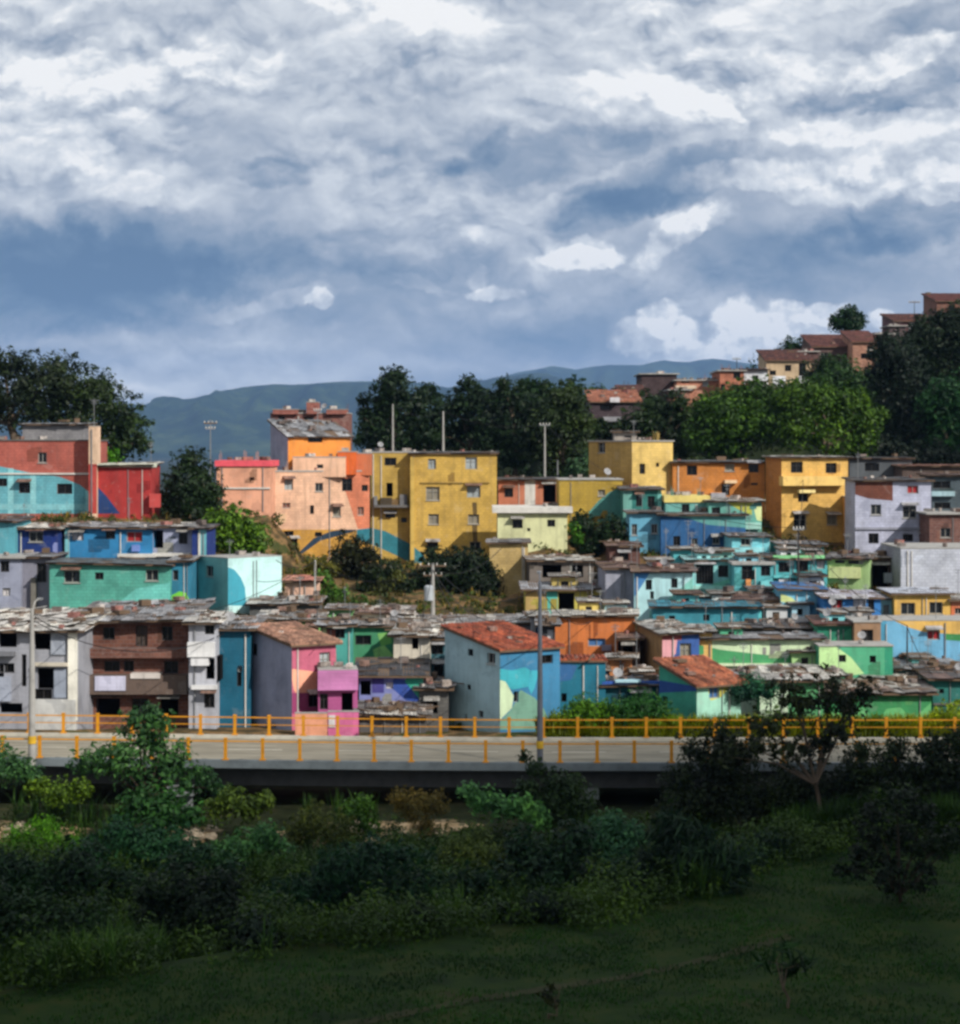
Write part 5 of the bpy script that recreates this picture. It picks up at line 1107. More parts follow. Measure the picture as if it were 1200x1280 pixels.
    H('small white gabled house between the brick houses on the hill', 928, 960, 264, 463, 500, (206, 210, 216), depth=8, roof='tin', pal=TIN_RUST, pitch=14, clutter=5, win=[(944, 472, 8, 6, 'w')])
    H('pale stone house with white lower wall under a maroon roof on the hill', 958, 1014, 268, 451, 490, (190, 160, 122), depth=8, roof='tile', pal=TILE_OLD, pitch=11, clutter=4, win=[(966, 466, 8, 6, 'k'), (985, 460, 8, 8, 'k'), (1003, 462, 9, 16, 'k')], mural=[((214, 216, 222), [(966, 470), (982, 470), (982, 484), (966, 484)]), ((220, 222, 226), [(998, 470), (1013, 470), (1013, 484), (998, 484)])])
    H('wide house with maroon tile roof below the lone hilltop tree', 1016, 1070, 276, 434, 480, (92, 70, 66), depth=9, roof='tile', pal=[(110, 66, 60), (96, 58, 54), (124, 78, 68)], pitch=12, clutter=2, win=[(1030, 444, 9, 7, 'w'), (1060, 444, 9, 8, 'w')])
    H('sunlit tan brick gable house with a dark balcony on the hill', 1066, 1098, 272, 428, 470, (186, 128, 98), depth=8, rot=0, roof='tile', pal=[(124, 76, 66), (110, 68, 60)], pitch=12, clutter=2, kind='brick', win=[(1084, 445, 16, 7, 'k'), (1088, 435, 9, 5, 'w')])
    H('maroon house with blue grey side higher up the hill', 1118, 1168, 290, 402, 450, (112, 74, 76), depth=9, roof='tile', pal=TILE_OLD, pitch=9, clutter=4, win=[(1142, 410, 12, 14, 'p'), (1157, 410, 6, 8, 'k')])
    H('brown house at the top right corner of the hill', 1171, 1240, 296, 377, 430, (134, 88, 72), depth=9, roof='tile', pal=[(96, 54, 50), (110, 62, 56)], pitch=10, clutter=3, win=[(1190, 384, 8, 6, 'k')])
    H('low dark wall house in the trees under the maroon hill houses', 1098, 1130, 284, 428, 450, (100, 84, 76), depth=6, roof='tile', pal=TILE_OLD, pitch=9, clutter=3, win=[(1112, 434, 10, 5, 'k')])
    H('tan roofed dark house left of the hilltop row', 738, 800, 236, 503, 530, (70, 52, 58), depth=9, roof='tile', pal=[(176, 120, 92), (150, 90, 70)], pitch=9, clutter=12, kind='brick', win=[(757, 509, 14, 5, 'k')], att=[('white_tank', 762, 497, 774, 503, 1.0, (210, 206, 210)), ('ledge', 754, 521, 776, 527, .5, (140, 140, 146))])
    H('shaded maroon shed behind the tan roofed dark house', 776, 806, 246, 492, 520, (62, 44, 48), depth=7, roof='tile', pal=TILE_OLD, pitch=8, clutter=4)

    H('small dark brick block between the hill row and the lone tree', 1000, 1022, 274, 440, 462, (100, 66, 60), depth=5, roof='flat', clutter=6, kind='brick', win=[(1010, 448, 6, 6, 'k')])
    H('small unfinished brick block with rods on the skyline left of the wide maroon house', 1010, 1030, 284, 426, 440, (118, 76, 66), depth=5, roof='flat', clutter=6, kind='brick')
    H('small plum coloured block beside the sunlit tan gable house', 1096, 1116, 276, 418, 450, (92, 62, 66), depth=5, roof='flat', clutter=6, kind='brick', win=[(1106, 428, 7, 6, 'k')])
    H('small grey brick block right of the plum coloured one', 1112, 1132, 282, 408, 440, (104, 84, 84), depth=5, roof='flat', clutter=7, kind='brick', win=[(1122, 418, 6, 6, 'w')])
    H('small brown block under the brown house at the top right corner', 1158, 1180, 288, 398, 430, (96, 64, 58), depth=5, roof='flat', clutter=6, kind='brick', win=[(1166, 408, 6, 6, 'k')])
    H('small pale brick block low between the dark and the orange hill houses', 838, 862, 252, 488, 515, (168, 112, 88), depth=5, roof='flat', clutter=6, kind='brick', win=[(850, 495, 6, 6, 'k')])
    H('small white rendered block low beside the small white gabled hill house', 938, 958, 256, 478, 500, (176, 172, 168), depth=5, roof='tin', pal=TIN_RUST, pitch=5, clutter=6, win=[(946, 485, 6, 6, 'k')])
    H('small maroon block above the tan roofed dark house', 770, 800, 252, 485, 500, (104, 70, 66), depth=5, roof='flat', clutter=8, kind='brick', win=[(785, 491, 7, 5, 'k')])
    # small stepped volumes that fill the middle of the slope
    H('little white hut with a dark window on the pale cyan house', 812, 838, 156, 702, 718, (214, 216, 214), depth=3, ground=False, down=.5, roof='tin', pal=TIN_PALE, pitch=4, clutter=4, win=[(826, 709, 8, 8, 'k')])
    H('little turquoise hut under the deep blue long house', 842, 872, 165, 688, 704, (70, 176, 184), depth=3, ground=False, down=1, roof='tin', pal=TIN_PALE, pitch=4, clutter=4, win=[(856, 696, 9, 7, 'k')])
    H('little mint hut with a white ledge below the aqua parapet house', 884, 914, 162, 690, 704, (150, 214, 200), depth=3, ground=False, down=1, roof='tin', pal=TIN_PALE, pitch=4, clutter=3, win=[(895, 697, 7, 7, 'k'), (907, 697, 5, 6, 'w')])
    H('little white walled terrace room left of the turquoise lime house', 940, 966, 154, 738, 756, (206, 214, 216), depth=3, ground=False, down=1, roof='tin', pal=TIN, pitch=4, clutter=6, win=[(950, 746, 8, 9, 'k')])
    H('little aqua room on the roof of the long flat teal house', 846, 874, 149, 744, 762, (96, 196, 196), depth=3, ground=False, down=.5, roof='tin', pal=TIN_RUST, pitch=4, clutter=4, win=[(858, 752, 7, 8, 'k')])
    H('little pale blue room on the right of the brown rust roof', 990, 1012, 148, 756, 776, (150, 200, 220), depth=3, ground=False, down=1, roof='tin', pal=TIN, pitch=4, clutter=4, win=[(1000, 765, 7, 8, 'k')])
    H('little white room with washing between the light blue gable and mint house', 1004, 1030, 155, 722, 738, (204, 208, 216), depth=3, ground=False, down=1, roof='tin', pal=TIN_DARK, pitch=4, clutter=4, win=[(1016, 730, 10, 8, 'k')])
    H('little lime room behind the emerald and lime low front', 990, 1022, 136.5, 816, 835, (166, 214, 130), depth=3, ground=False, down=1, roof='tin', pal=TIN_PALE, pitch=4, clutter=5, win=[(1006, 826, 9, 8, 'k')])
    H('little pale green room above the leaf green house', 1018, 1052, 132, 846, 868, (186, 216, 190), depth=3, ground=False, down=1.5, roof='tin', pal=TIN_PALE, pitch=4, clutter=8, win=[(1034, 856, 9, 9, 'k')])
    H('little white room at the left end of the scrap roofs near the viaduct', 918, 950, 131, 846, 872, (190, 206, 196), depth=3, ground=False, down=3, roof='tin', pal=TIN, pitch=4, clutter=8, win=[(934, 858, 9, 11, 'k')])
    H('little grey room with a blue door beside the white hatch shed', 664, 682, 139, 772, 800, (150, 150, 156), depth=3, ground=False, down=3, roof='tin', pal=TIN_PALE, pitch=4, clutter=4, win=[(673, 786, 7, 14, 'y')])
    H('little cream room among the scrap roofs left of the beige house', 452, 480, 141, 768, 786, (206, 196, 170), depth=3, ground=False, down=2, roof='tin', pal=TIN_RUST, pitch=4, clutter=8, win=[(464, 776, 8, 9, 'k')])
    H('little lime walled room among the scrap roofs behind the pink house', 410, 440, 145, 762, 782, (120, 190, 110), depth=3, ground=False, down=2, roof='tin', pal=TIN, pitch=4, clutter=8, win=[(424, 772, 8, 9, 'k')])
    H('little white room over the dark patched roof left of the pale blue house', 520, 550, 137, 786, 808, (200, 198, 190), depth=3, ground=False, down=2, roof='tin', pal=TIN_PALE, pitch=4, clutter=8, win=[(536, 797, 8, 11, 'k')])
    H('little ochre room between the tin heap and the small grey awning house', 690, 722, 160, 722, 740, (190, 164, 80), depth=3, ground=False, down=1, roof='tin', pal=TIN_PALE, pitch=4, clutter=8, win=[(706, 731, 10, 9, 'k')])
    H('little maroon hut under the deep blue long house', 762, 800, 166, 684, 706, (104, 64, 56), depth=5, ground=False, down=2, roof='tin', pal=TIN_RUST, pitch=8, clutter=12, mess=.8, win=[(780, 696, 12, 9, 'k')])
    for lab, x0, x1, Y_, t_, b_, c_, w_ in (
        ('little pale turquoise attic with two windows above the white and aqua house', 872, 900, 161.5, 692, 703, (150, 220, 220), [(880, 698, 6, 6, 'k'), (891, 698, 6, 6, 'k')]),
        ('little sky blue attic above the second aqua house', 924, 948, 158.5, 696, 706, (120, 196, 220), [(936, 701, 7, 6, 'k')]),
        ('little white attic above the turquoise lime beam house', 976, 996, 159.5, 688, 700, (210, 220, 218), [(986, 694, 6, 6, 'k')]),
        ('little mint attic beside the white attic in the turquoise cluster', 1008, 1026, 159.6, 690, 700, (140, 210, 180), [(1017, 695, 6, 6, 'w')]),
        ('little azure lean-to beneath the white and aqua house', 862, 888, 151.5, 748, 765, (70, 150, 206), [(874, 756, 8, 8, 'k')]),
        ('little white wall hut beneath the white and aqua house', 890, 916, 151, 744, 764, (206, 216, 214), [(902, 754, 8, 9, 'k')]),
        ('little turquoise hut on the brown rust roof', 930, 952, 147, 762, 780, (80, 190, 196), [(941, 770, 7, 8, 'k')]),
        ('little pale grey hut on the brown rust roof', 958, 984, 147.4, 760, 778, (190, 194, 196), [(970, 769, 9, 8, 'k')]),
        ('little emerald attic on the long pale lime house', 900, 928, 138.5, 786, 802, (70, 180, 130), [(914, 793, 8, 7, 'k')]),
        ('little cyan attic on the emerald house roof', 1032, 1056, 140.5, 768, 784, (110, 206, 214), [(1044, 776, 8, 8, 'k')]),
        ('little white attic behind the tan wooden window bay', 1064, 1090, 142, 766, 780, (208, 210, 214), [(1076, 773, 8, 7, 'k')]),
        ('little aqua attic on the deep teal wedge house', 1140, 1166, 138, 824, 840, (96, 190, 186), [(1152, 832, 8, 8, 'k')]),
        ('little yellow attic over the burnt orange house', 724, 748, 146, 754, 772, (214, 184, 80), [(736, 762, 8, 8, 'k')]),
        ('little pale cyan attic over the burnt orange house', 756, 784, 146.4, 756, 772, (168, 214, 220), [(770, 763, 8, 8, 'k')]),
        ('little white hut behind the royal blue scalloped eave', 792, 812, 132, 842, 858, (206, 210, 214), [(801, 850, 8, 7, 'k')]),
        ('little blue hut above the teal wall behind the sunny weeds', 744, 760, 131.5, 840, 856, (60, 120, 190), [(752, 848, 7, 7, 'k')])):
        H(lab, x0, x1, Y_, t_, b_, c_, depth=2.6, ground=False, down=1.2, roof='tin', pal=TIN_PALE, pitch=4, clutter=3, oh=.2, win=w_)
def build_green():
    T = tree
    # big trees top left
    T('wide crowned tree at far left, leaning over the terracotta building', 205, [(20, 482, 44), (60, 478, 40), (-25, 500, 45), (35, 515, 34), (5, 455, 22), (-60, 520, 50)], (22, 560), (34, 44, 28), L=.5, trunk_r=.5, seed=11, dens=.62, cat='tree', rr=(.14, .34), per=22)
    T('rounded dark green tree second from the left edge', 208, [(92, 492, 42), (70, 462, 24), (118, 500, 34), (84, 525, 34)], (92, 570), (40, 52, 30), L=.5, trunk_r=.4, seed=12, dens=.68, rr=(.14, .34), per=22)
    T('lower loose tree at the right end of the left grove', 212, [(140, 515, 34), (128, 482, 22), (160, 535, 28), (150, 560, 26), (178, 556, 14), (120, 545, 30)], (145, 585), (40, 54, 32), L=.5, trunk_r=.3, seed=13, dens=.68, rr=(.14, .34), per=22)
    T('small bright bush behind the roof of the red house', 190, [(128, 568, 12), (142, 572, 10), (118, 572, 9)], (130, 584), G_BRIGHT, L=.35, seed=14, limbs=False, name='bush', cat='bush')
    # between red and salmon
    T('dark bushy tree between the red house and the salmon house', 170, [(240, 582, 25), (228, 608, 26), (258, 612, 25), (232, 636, 24), (262, 638, 22), (215, 625, 18)], (244, 668), (30, 44, 26), L=.4, seed=15, dens=1.15)
    T('fresh green tree at the foot of the salmon house', 163, [(290, 652, 24), (312, 664, 24), (280, 676, 22), (325, 682, 16), (300, 686, 22), (268, 650, 14)], (296, 705), (72, 96, 42), L=.42, seed=16, dens=1.1, warm=(.2, .1, 0))
    # central row behind the yellow block
    T('tall ragged dark tree, leftmost of the row behind the yellow block', 214, [(495, 485, 26), (480, 505, 24), (470, 530, 24), (508, 515, 30), (490, 545, 30), (455, 500, 10), (458, 515, 12), (525, 500, 16), (530, 540, 26), (495, 470, 14)], (495, 590), (28, 42, 26), L=.5, seed=21, dens=.95, trunk_r=.35, rr=(.14, .34), per=22)
    T('dark tree with spiky top behind the middle of the yellow block', 216, [(590, 497, 24), (570, 510, 22), (605, 515, 28), (575, 540, 30), (612, 545, 30), (585, 480, 13), (545, 545, 16)], (590, 590), (26, 40, 26), L=.5, seed=22, dens=.95, rr=(.14, .34), per=22)
    T('dark tree right of the pale pole in the central row', 213, [(640, 495, 22), (660, 515, 26), (640, 535, 30), (665, 550, 30), (630, 478, 10), (640, 570, 24)], (645, 600), (30, 44, 28), L=.5, seed=23, dens=.95, rr=(.14, .34), per=22)
    T('olive and dark tree at the right end of the central row', 210, [(700, 500, 22), (718, 505, 20), (690, 530, 28), (715, 545, 28), (725, 525, 16), (680, 560, 24), (722, 570, 22), (700, 590, 20)], (705, 610), (44, 56, 32), L=.5, seed=24, dens=.95, rr=(.14, .34), per=22)
    T('pale mossy bush leaning on the dark tin roof', 200, [(722, 585, 14), (735, 575, 12), (712, 592, 8)], (722, 600), (60, 82, 62), L=.4, seed=25, limbs=False, name='bush', cat='bush')
    T('dark mass of foliage low behind the yellow block, left part', 222, [(470, 545, 26), (510, 550, 30), (545, 515, 22), (548, 545, 30), (535, 490, 14)], (520, 590), (34, 50, 30), L=.5, seed=121, dens=1.1, limbs=False)
    T('dark mass of foliage low behind the yellow block, right part', 224, [(615, 530, 32), (640, 510, 22), (622, 500, 20), (672, 500, 22), (690, 510, 26), (660, 485, 16), (680, 484, 12), (715, 485, 16), (700, 540, 28)], (650, 590), (32, 50, 30), L=.5, seed=122, dens=1.1, limbs=False)
    T('green tree hiding the feet of the orange brick hill houses', 236, [(880, 515, 20), (905, 508, 22), (935, 500, 22), (960, 492, 20), (985, 492, 22), (850, 525, 20)], (910, 540), (52, 68, 32), L=.5, seed=123, dens=1.1, limbs=False)
    T('dark tree between the maroon tile roof and the pale stone house', 250, [(1022, 470, 20), (1010, 490, 22), (1035, 455, 14), (1050, 460, 14)], (1020, 510), (30, 46, 26), L=.5, seed=124, dens=1.1, limbs=False)
    T('dull green tree before the tan roofed dark house', 226, [(762, 542, 18), (788, 536, 18), (744, 536, 15), (775, 555, 18)], (765, 580), (40, 54, 30), L=.5, seed=126, dens=1.1, limbs=False)
    T('dark bush in the hollow right of the creeper bush', 166, [(470, 722, 16), (488, 716, 16), (455, 734, 14), (505, 735, 14)], (478, 750), (30, 42, 22), L=.36, seed=127, dens=1.1, limbs=False, name='bush', cat='bush')
    T('scrubby bush low in the hollow above the scrap roofs', 155, [(420, 758, 14), (445, 764, 14), (475, 762, 14), (500, 768, 14)], (460, 775), (48, 62, 30), L=.34, seed=128, dens=1.0, limbs=False, name='bush', cat='bush')
    T('dark tree below the maroon house with blue grey side', 262, [(1120, 440, 20), (1145, 436, 22), (1165, 430, 18), (1105, 455, 20), (1096, 440, 10)], (1130, 480), (26, 40, 24), L=.5, seed=125, dens=1.1, limbs=False)
    # right mid
    T('dark tree in front of the leftmost maroon hill house', 222, [(820, 515, 26), (800, 530, 24), (845, 505, 18), (835, 540, 26), (862, 520, 16), (790, 550, 22), (850, 555, 26)], (822, 580), (40, 54, 32), L=.5, seed=26, dens=1.0)
    T('dull green tree behind the tan roofed house on the slope', 250, [(745, 492, 13), (728, 500, 14), (760, 500, 12)], (742, 530), (44, 62, 36), L=.5, seed=27)
    T('broad bright green tree in the sun, left half of the pair above the orange house', 214, [(900, 512, 30), (905, 525, 36), (935, 500, 28), (880, 545, 26), (955, 530, 34), (915, 550, 30), (970, 505, 20), (930, 490, 14)], (925, 590), (52, 74, 32), L=.5, seed=28, dens=1.0, warm=(.3, .15, 0), squash=.6)
    T('broad bright green tree in the sun, right half of the pair above the amber house', 211, [(1020, 500, 28), (990, 498, 22), (1055, 508, 30), (1085, 525, 22), (1040, 545, 32), (995, 535, 32), (1078, 550, 20), (1005, 490, 18), (1103, 520, 10)], (1030, 590), (62, 84, 34), L=.5, seed=29, dens=1.0, warm=(.4, .2, 0), squash=.55)
    T('grey green tree below the maroon tile roof on the hill', 240, [(1055, 470, 26), (1078, 485, 26), (1035, 485, 22), (1095, 478, 18), (1100, 500, 20)], (1065, 520), (46, 66, 38), L=.5, seed=30, dens=1.0)
    T('lone round dark tree on the hilltop skyline', 292, [(1060, 402, 19), (1048, 404, 13), (1072, 402, 13), (1062, 392, 10)], (1060, 440), (30, 50, 28), L=.5, seed=31, dens=1.2, trunk_r=.3)
    T('low tree left of the maroon tile roof on the skyline', 290, [(990, 436, 15), (975, 442, 9), (1010, 434, 10), (1000, 440, 12)], (990, 455), (36, 60, 30), L=.5, seed=32, dens=1.2)
    T('huge dark tree on the shaded slope, inner one', 226, [(1120, 450, 34), (1135, 490, 40), (1110, 520, 30), (1150, 540, 44), (1100, 470, 20), (1120, 565, 28), (1110, 430, 18)], (1130, 600), (22, 34, 24), L=.5, seed=33, dens=1.05)
    T('dark tree filling the upper right edge below the brown house', 238, [(1165, 425, 34), (1195, 415, 32), (1225, 430, 40), (1180, 465, 42), (1150, 440, 26), (1175, 398, 14), (1190, 400, 20)], (1180, 520), (28, 40, 26), L=.5, seed=34, dens=1.05)
    T('mid green tree at the right edge of the shaded slope', 220, [(1190, 495, 30), (1170, 515, 26), (1215, 520, 40), (1185, 545, 34), (1160, 500, 14)], (1190, 600), (38, 66, 40), L=.5, seed=35, dens=1.0)
    T('black green undergrowth tree behind the grey roofed shed', 214, [(1090, 560, 24), (1125, 575, 26), (1165, 575, 28), (1205, 580, 26), (1070, 575, 14)], (1130, 610), (20, 30, 22), L=.45, seed=36, dens=1.2, limbs=False, name='bush', cat='bush')
    # slope below the yellow block
    T('large black green bush under the yellow apartment block', 168, [(575, 712, 30), (545, 722, 26), (600, 735, 30), (560, 748, 30), (520, 742, 28), (598, 760, 20), (545, 700, 18), (500, 750, 22), (590, 704, 20), (610, 720, 18), (500, 730, 24), (530, 760, 22)], (565, 775), (22, 34, 20), L=.38, seed=41, dens=1.35, limbs=False, name='bush', cat='bush')
    T('dark creeper bush at the foot of the salmon house', 172, [(438, 686, 22), (425, 700, 18), (455, 698, 20), (470, 712, 18), (440, 712, 20)], (442, 722), (30, 34, 20), L=.36, seed=42, dens=1.2, limbs=False, name='bush', cat='bush')
    T('rough green bush in the earth gully', 160, [(412, 742, 16), (430, 752, 18), (455, 758, 14), (402, 722, 12)], (425, 770), (70, 96, 48), L=.36, seed=43, dens=1.0, limbs=False, name='bush', cat='bush')
    T('dry olive bush high in the earth gully', 166, [(400, 704, 12), (415, 712, 10), (385, 712, 10)], (402, 722), (96, 96, 56), L=.36, seed=44, limbs=False, name='bush', cat='bush')
    T('olive bush on the bare earth beside the black green bush', 163, [(480, 735, 12), (495, 722, 10), (468, 745, 10)], (480, 750), (80, 84, 50), L=.36, seed=46, limbs=False, name='bush', cat='bush')
    T('dark leafy bush between the lime house and the teal green house', 172, [(728, 655, 16), (745, 668, 20), (765, 660, 18), (780, 678, 14), (735, 685, 18), (720, 675, 12)], (748, 695), (28, 44, 24), L=.38, seed=47, dens=1.2, limbs=False, name='bush', cat='bush')
    T('small vivid green bush beside the lime house', 170.5, [(716, 660, 9), (722, 672, 8)], (718, 680), (66, 98, 38), L=.34, seed=48, limbs=False, name='bush', cat='bush')
    # weeds behind the far railing
    for i, (px, py, r_, c_, lab) in enumerate([(735, 888, 22, (90, 122, 50), 'tall sunny weeds against the teal house wall'), (770, 893, 20, (60, 92, 44), 'dark green weeds under the scalloped blue eave'), (800, 885, 24, (52, 86, 50), 'leafy shrub in front of the dark teal house'), (840, 902, 14, (110, 132, 48), 'yellow green weeds below the emerald corner house'), (700, 900, 14, (120, 138, 56), 'short yellow weeds right of the lamp pole'),
                                               (905, 908, 14, (100, 122, 44), 'yellow green weeds under the mint corner house'), (970, 904, 18, (70, 92, 44), 'weeds in front of the green shaded lean-to'), (1100, 908, 15, (90, 112, 40), 'weeds in front of the leaf green house'), (1190, 896, 20, (116, 132, 44), 'tall yellow green weeds at the right edge behind the railing'), (940, 860, 20, (40, 74, 60), 'blue green shrub beside the cobalt edged roof')]):
        T(lab, 123.2 if py > 870 else 126, [(px, py, r_), (px - r_, py + 6, r_ * .7), (px + r_, py + 5, r_ * .75)], (px, 918), c_, L=.3, seed=60 + i, dens=1.0, limbs=False, name='weed_clump', cat='weeds', aspect=.25)
    # ---------------- foreground bank
    gz = ground_z
    def bush(label, px, py, r_, Y, col, seed, extra=(), L=.24, name='bush', cat='bush', **k):
        X = (px - CX) / F * Y; zb = gz(X, Y) - .1
        kw = dict(L=L, seed=seed, limbs=False, name=name, cat=cat, zbase=zb, dens=1.0, rr=(.16, .42), per=16); kw.update(k)
        return T(label, Y, [(px, py, r_)] + list(extra), (px, py), col, **kw)
    bush('tall leafy shrub tree rising over the viaduct railing at left', 185, 925, 28, 106, (58, 84, 56), 70, [(170, 905, 22), (200, 902, 20), (150, 945, 30), (215, 950, 32), (120, 950, 20), (180, 970, 38), (245, 975, 24), (100, 955, 16), (275, 985, 14), (190, 890, 14)], limbs=True, trunk_r=.14, name='shrub_tree', cat='small tree', dens=.62, L=.34, bark=BARK_DARK, droop=.3)
    bush('grey green bush at the left edge below the viaduct', 15, 960, 24, 105, (58, 84, 58), 71, [(-10, 950, 26), (40, 968, 16)])
    bush('lime green creeper on the sandy bank at left', 70, 990, 20, 104.2, (84, 104, 46), 72, [(45, 985, 14), (100, 988, 16)], squash=.6)
    bush('bright green reeds bush at the far left below the sandy bank', 55, 1045, 26, 98, (89, 128, 51), 73, [(40, 1065, 26), (85, 1060, 20), (20, 1050, 18)], aspect=.25, droop=-.4)
    bush('broad leaved shrub in front of the dark gap at left', 205, 1005, 26, 103, (64, 97, 56), 74, [(170, 1010, 22), (235, 1020, 20), (195, 1030, 26)], L=.32)
    bush('mid green shrub under the tall leafy shrub tree', 150, 1050, 30, 97, (48, 79, 56), 75, [(190, 1062, 30), (110, 1070, 26), (225, 1058, 24)])
    bush('yellow green shrub on the bank left of centre', 290, 1000, 20, 104, (80, 96, 48), 76, [(310, 1012, 18), (272, 1010, 16), (330, 1003, 14)], L=.3)
    bush('pale leaved shrub left of centre', 310, 1060, 26, 96, (79, 112, 76), 77, [(335, 1045, 20), (285, 1070, 24), (350, 1070, 22)], L=.3)
    bush('brown green weedy shrub on the sunny bank at the centre left', 390, 1030, 24, 100, (84, 92, 51), 78, [(420, 1040, 24), (370, 1045, 20), (440, 1060, 18)], aspect=.25)
    bush('fresh green shrub beside the sandy slope', 440, 1020, 20, 101.5, (64, 90, 44), 79, [(455, 1005, 14), (430, 1050, 20), (460, 1035, 16)])
    bush('dry ochre weeds at the centre of the bank', 520, 1010, 22, 102.5, (104, 96, 60), 80, [(500, 1000, 16), (545, 1005, 18), (530, 1040, 20)], aspect=.22, dens=.7)
    bush('silver leaved shrub under the viaduct at the centre', 605, 1000, 22, 102.5, (94, 130, 87), 81, [(585, 990, 14), (625, 1010, 18), (650, 1010, 18), (672, 1020, 18)], L=.34)
    bush('olive weedy shrub at the centre', 600, 1070, 26, 95, (94, 107, 64), 82, [(570, 1065, 22), (630, 1075, 22), (600, 1045, 16)], aspect=.25)
    bush('dark shrub in front of the viaduct pier', 700, 985, 26, 104, (43, 58, 38), 83, [(670, 960, 14), (660, 985, 18), (730, 1010, 20), (655, 945, 9), (720, 985, 18), (690, 1010, 24)], dens=.8)
    bush('slate green shrub right of centre', 765, 1035, 24, 98, (66, 97, 74), 84, [(745, 1050, 22), (790, 1045, 20), (770, 1065, 26)])
    bush('tall cane reed clump right of centre', 860, 1070, 34, 88, (40, 58, 44), 85, [(830, 1060, 28), (895, 1075, 30), (850, 1105, 34), (905, 1100, 26), (925, 1085, 18), (815, 1095, 26), (840, 1035, 22), (875, 1045, 18)], aspect=.14, L=.8, droop=-.8, name='cane_clump', cat='cane', dens=.9)
    bush('very dark leafy bush at the edge of the lawn at left', 235, 1120, 40, 84, (26, 40, 26), 86, [(270, 1140, 36), (200, 1145, 38), (235, 1165, 36), (290, 1165, 24), (185, 1115, 22), (280, 1105, 22)], L=.26)
    bush('low dark bush at the lower left corner', 40, 1150, 44, 78, (32, 50, 30), 87, [(0, 1180, 50), (80, 1180, 40), (110, 1150, 34), (40, 1205, 40), (-20, 1130, 40), (120, 1190, 28)], L=.26)
    bush('dark green bush behind the lower left bush', 100, 1090, 40, 88, (30, 50, 32), 88, [(50, 1100, 36), (150, 1110, 32), (10, 1095, 34)], L=.26)
    bush('dark long leaved bush at the lawn edge left of centre', 390, 1120, 34, 88, (32, 56, 40), 89, [(350, 1130, 32), (430, 1125, 32), (385, 1150, 30), (335, 1160, 26), (420, 1085, 26)], aspect=.2, L=.42, droop=-.4)
    bush('dark blue green bush at the lawn edge below the centre', 520, 1115, 36, 88, (30, 54, 36), 90, [(480, 1120, 34), (560, 1120, 34), (520, 1140, 30), (590, 1110, 30), (460, 1095, 26)], aspect=.22, L=.4, droop=-.3)
    bush('dark bush at the lawn edge right of centre', 680, 1095, 38, 90, (30, 50, 34), 91, [(640, 1105, 34), (715, 1105, 36), (690, 1070, 30), (750, 1110, 32), (770, 1120, 24), (650, 1060, 26), (720, 1050, 26)], L=.28)
    bush('drooping bush left of the cane clump', 785, 1100, 28, 87.5, (30, 48, 36), 92, [(765, 1120, 22), (800, 1080, 20)], aspect=.2, L=.4)
    bush('dim undergrowth bush in the ravine at left', 250, 1075, 26, 93, (34, 56, 40), 95, [(280, 1090, 24), (220, 1085, 24)], L=.28)
    bush('dim undergrowth bush in the ravine at the centre', 470, 1070, 26, 94, (38, 64, 46), 96, [(440, 1080, 24), (500, 1075, 24), (530, 1080, 20)], L=.28)
    # right hand shrubs and trees before the viaduct
    bush('tall thin dark tree with bare pale branches at right', 985, 940, 30, 103, (34, 38, 26), 100, [(960, 900, 24), (1000, 880, 26), (1035, 870, 28), (1060, 885, 24), (940, 930, 26), (1020, 930, 26), (985, 865, 20), (1075, 865, 18), (1050, 905, 24), (915, 945, 22)], limbs=True, trunk_r=.13, name='tree', cat='tree', dens=.17, L=.34, bark=BARK_PALE, spread=None) if False else None
    T('tall thin tree with sparse leaves and bare pale branches at right', 103, [(960, 905, 26), (1000, 880, 26), (1035, 865, 28), (1060, 885, 24), (940, 935, 26), (1020, 930, 26), (985, 860, 20), (1080, 865, 18), (1045, 915, 26), (905, 945, 22), (985, 940, 26)], (1022, 1065), (38, 46, 30), L=.3, seed=100, dens=.5, trunk_r=.14, bark=BARK, zbase=-2.2, rr=(.15, .3), per=12)
    bush('dark bush mass right of the pier', 880, 960, 34, 105, (36, 46, 30), 101, [(850, 975, 26), (915, 945, 32), (870, 935, 24), (915, 965, 30), (900, 915, 18), (890, 1000, 34), (930, 1000, 34), (850, 1010, 28), (905, 930, 16)], dens=.6)
    bush('dark scrubby bush behind the thin pale trunk', 990, 985, 34, 105, (36, 46, 30), 102, [(960, 1000, 32), (1030, 990, 34), (1000, 1030, 32), (960, 1040, 26), (1050, 1020, 28), (1060, 980, 26)])
    bush('wide dark bush at the right before the viaduct', 1110, 970, 34, 104, (36, 48, 30), 103, [(1075, 960, 26), (1150, 965, 32), (1075, 940, 22), (1120, 938, 24), (1195, 925, 20), (1170, 935, 24), (1190, 960, 34), (1130, 1000, 34), (1180, 1000, 34), (1230, 980, 40), (1085, 1000, 28), (1160, 940, 18), (1200, 935, 18)], dens=.6)
    T('small black green tree with layered branches standing on the lawn at right', 86, [(1120, 1035, 34), (1085, 1060, 26), (1155, 1060, 30), (1110, 1085, 30), (1150, 1095, 26), (1180, 1055, 24), (1070, 1085, 20), (1120, 1000, 26), (1150, 1015, 24), (1085, 1020, 22), (1115, 1110, 14), (1050, 1088, 12), (1195, 1045, 18)], (1122, 1165), (20, 32, 20), L=.24, seed=104, dens=.42, trunk_r=.1, bark=BARK_DARK, squash=.45)
    T('young palm like sapling low on the lawn at right', 70, [(980, 1185, 12), (955, 1200, 12), (1005, 1205, 12), (985, 1215, 14)], (985, 1262), (24, 44, 22), L=.9, seed=105, dens=.5, trunk_r=.05, aspect=.12, droop=.5, name='sapling', cat='sapling')
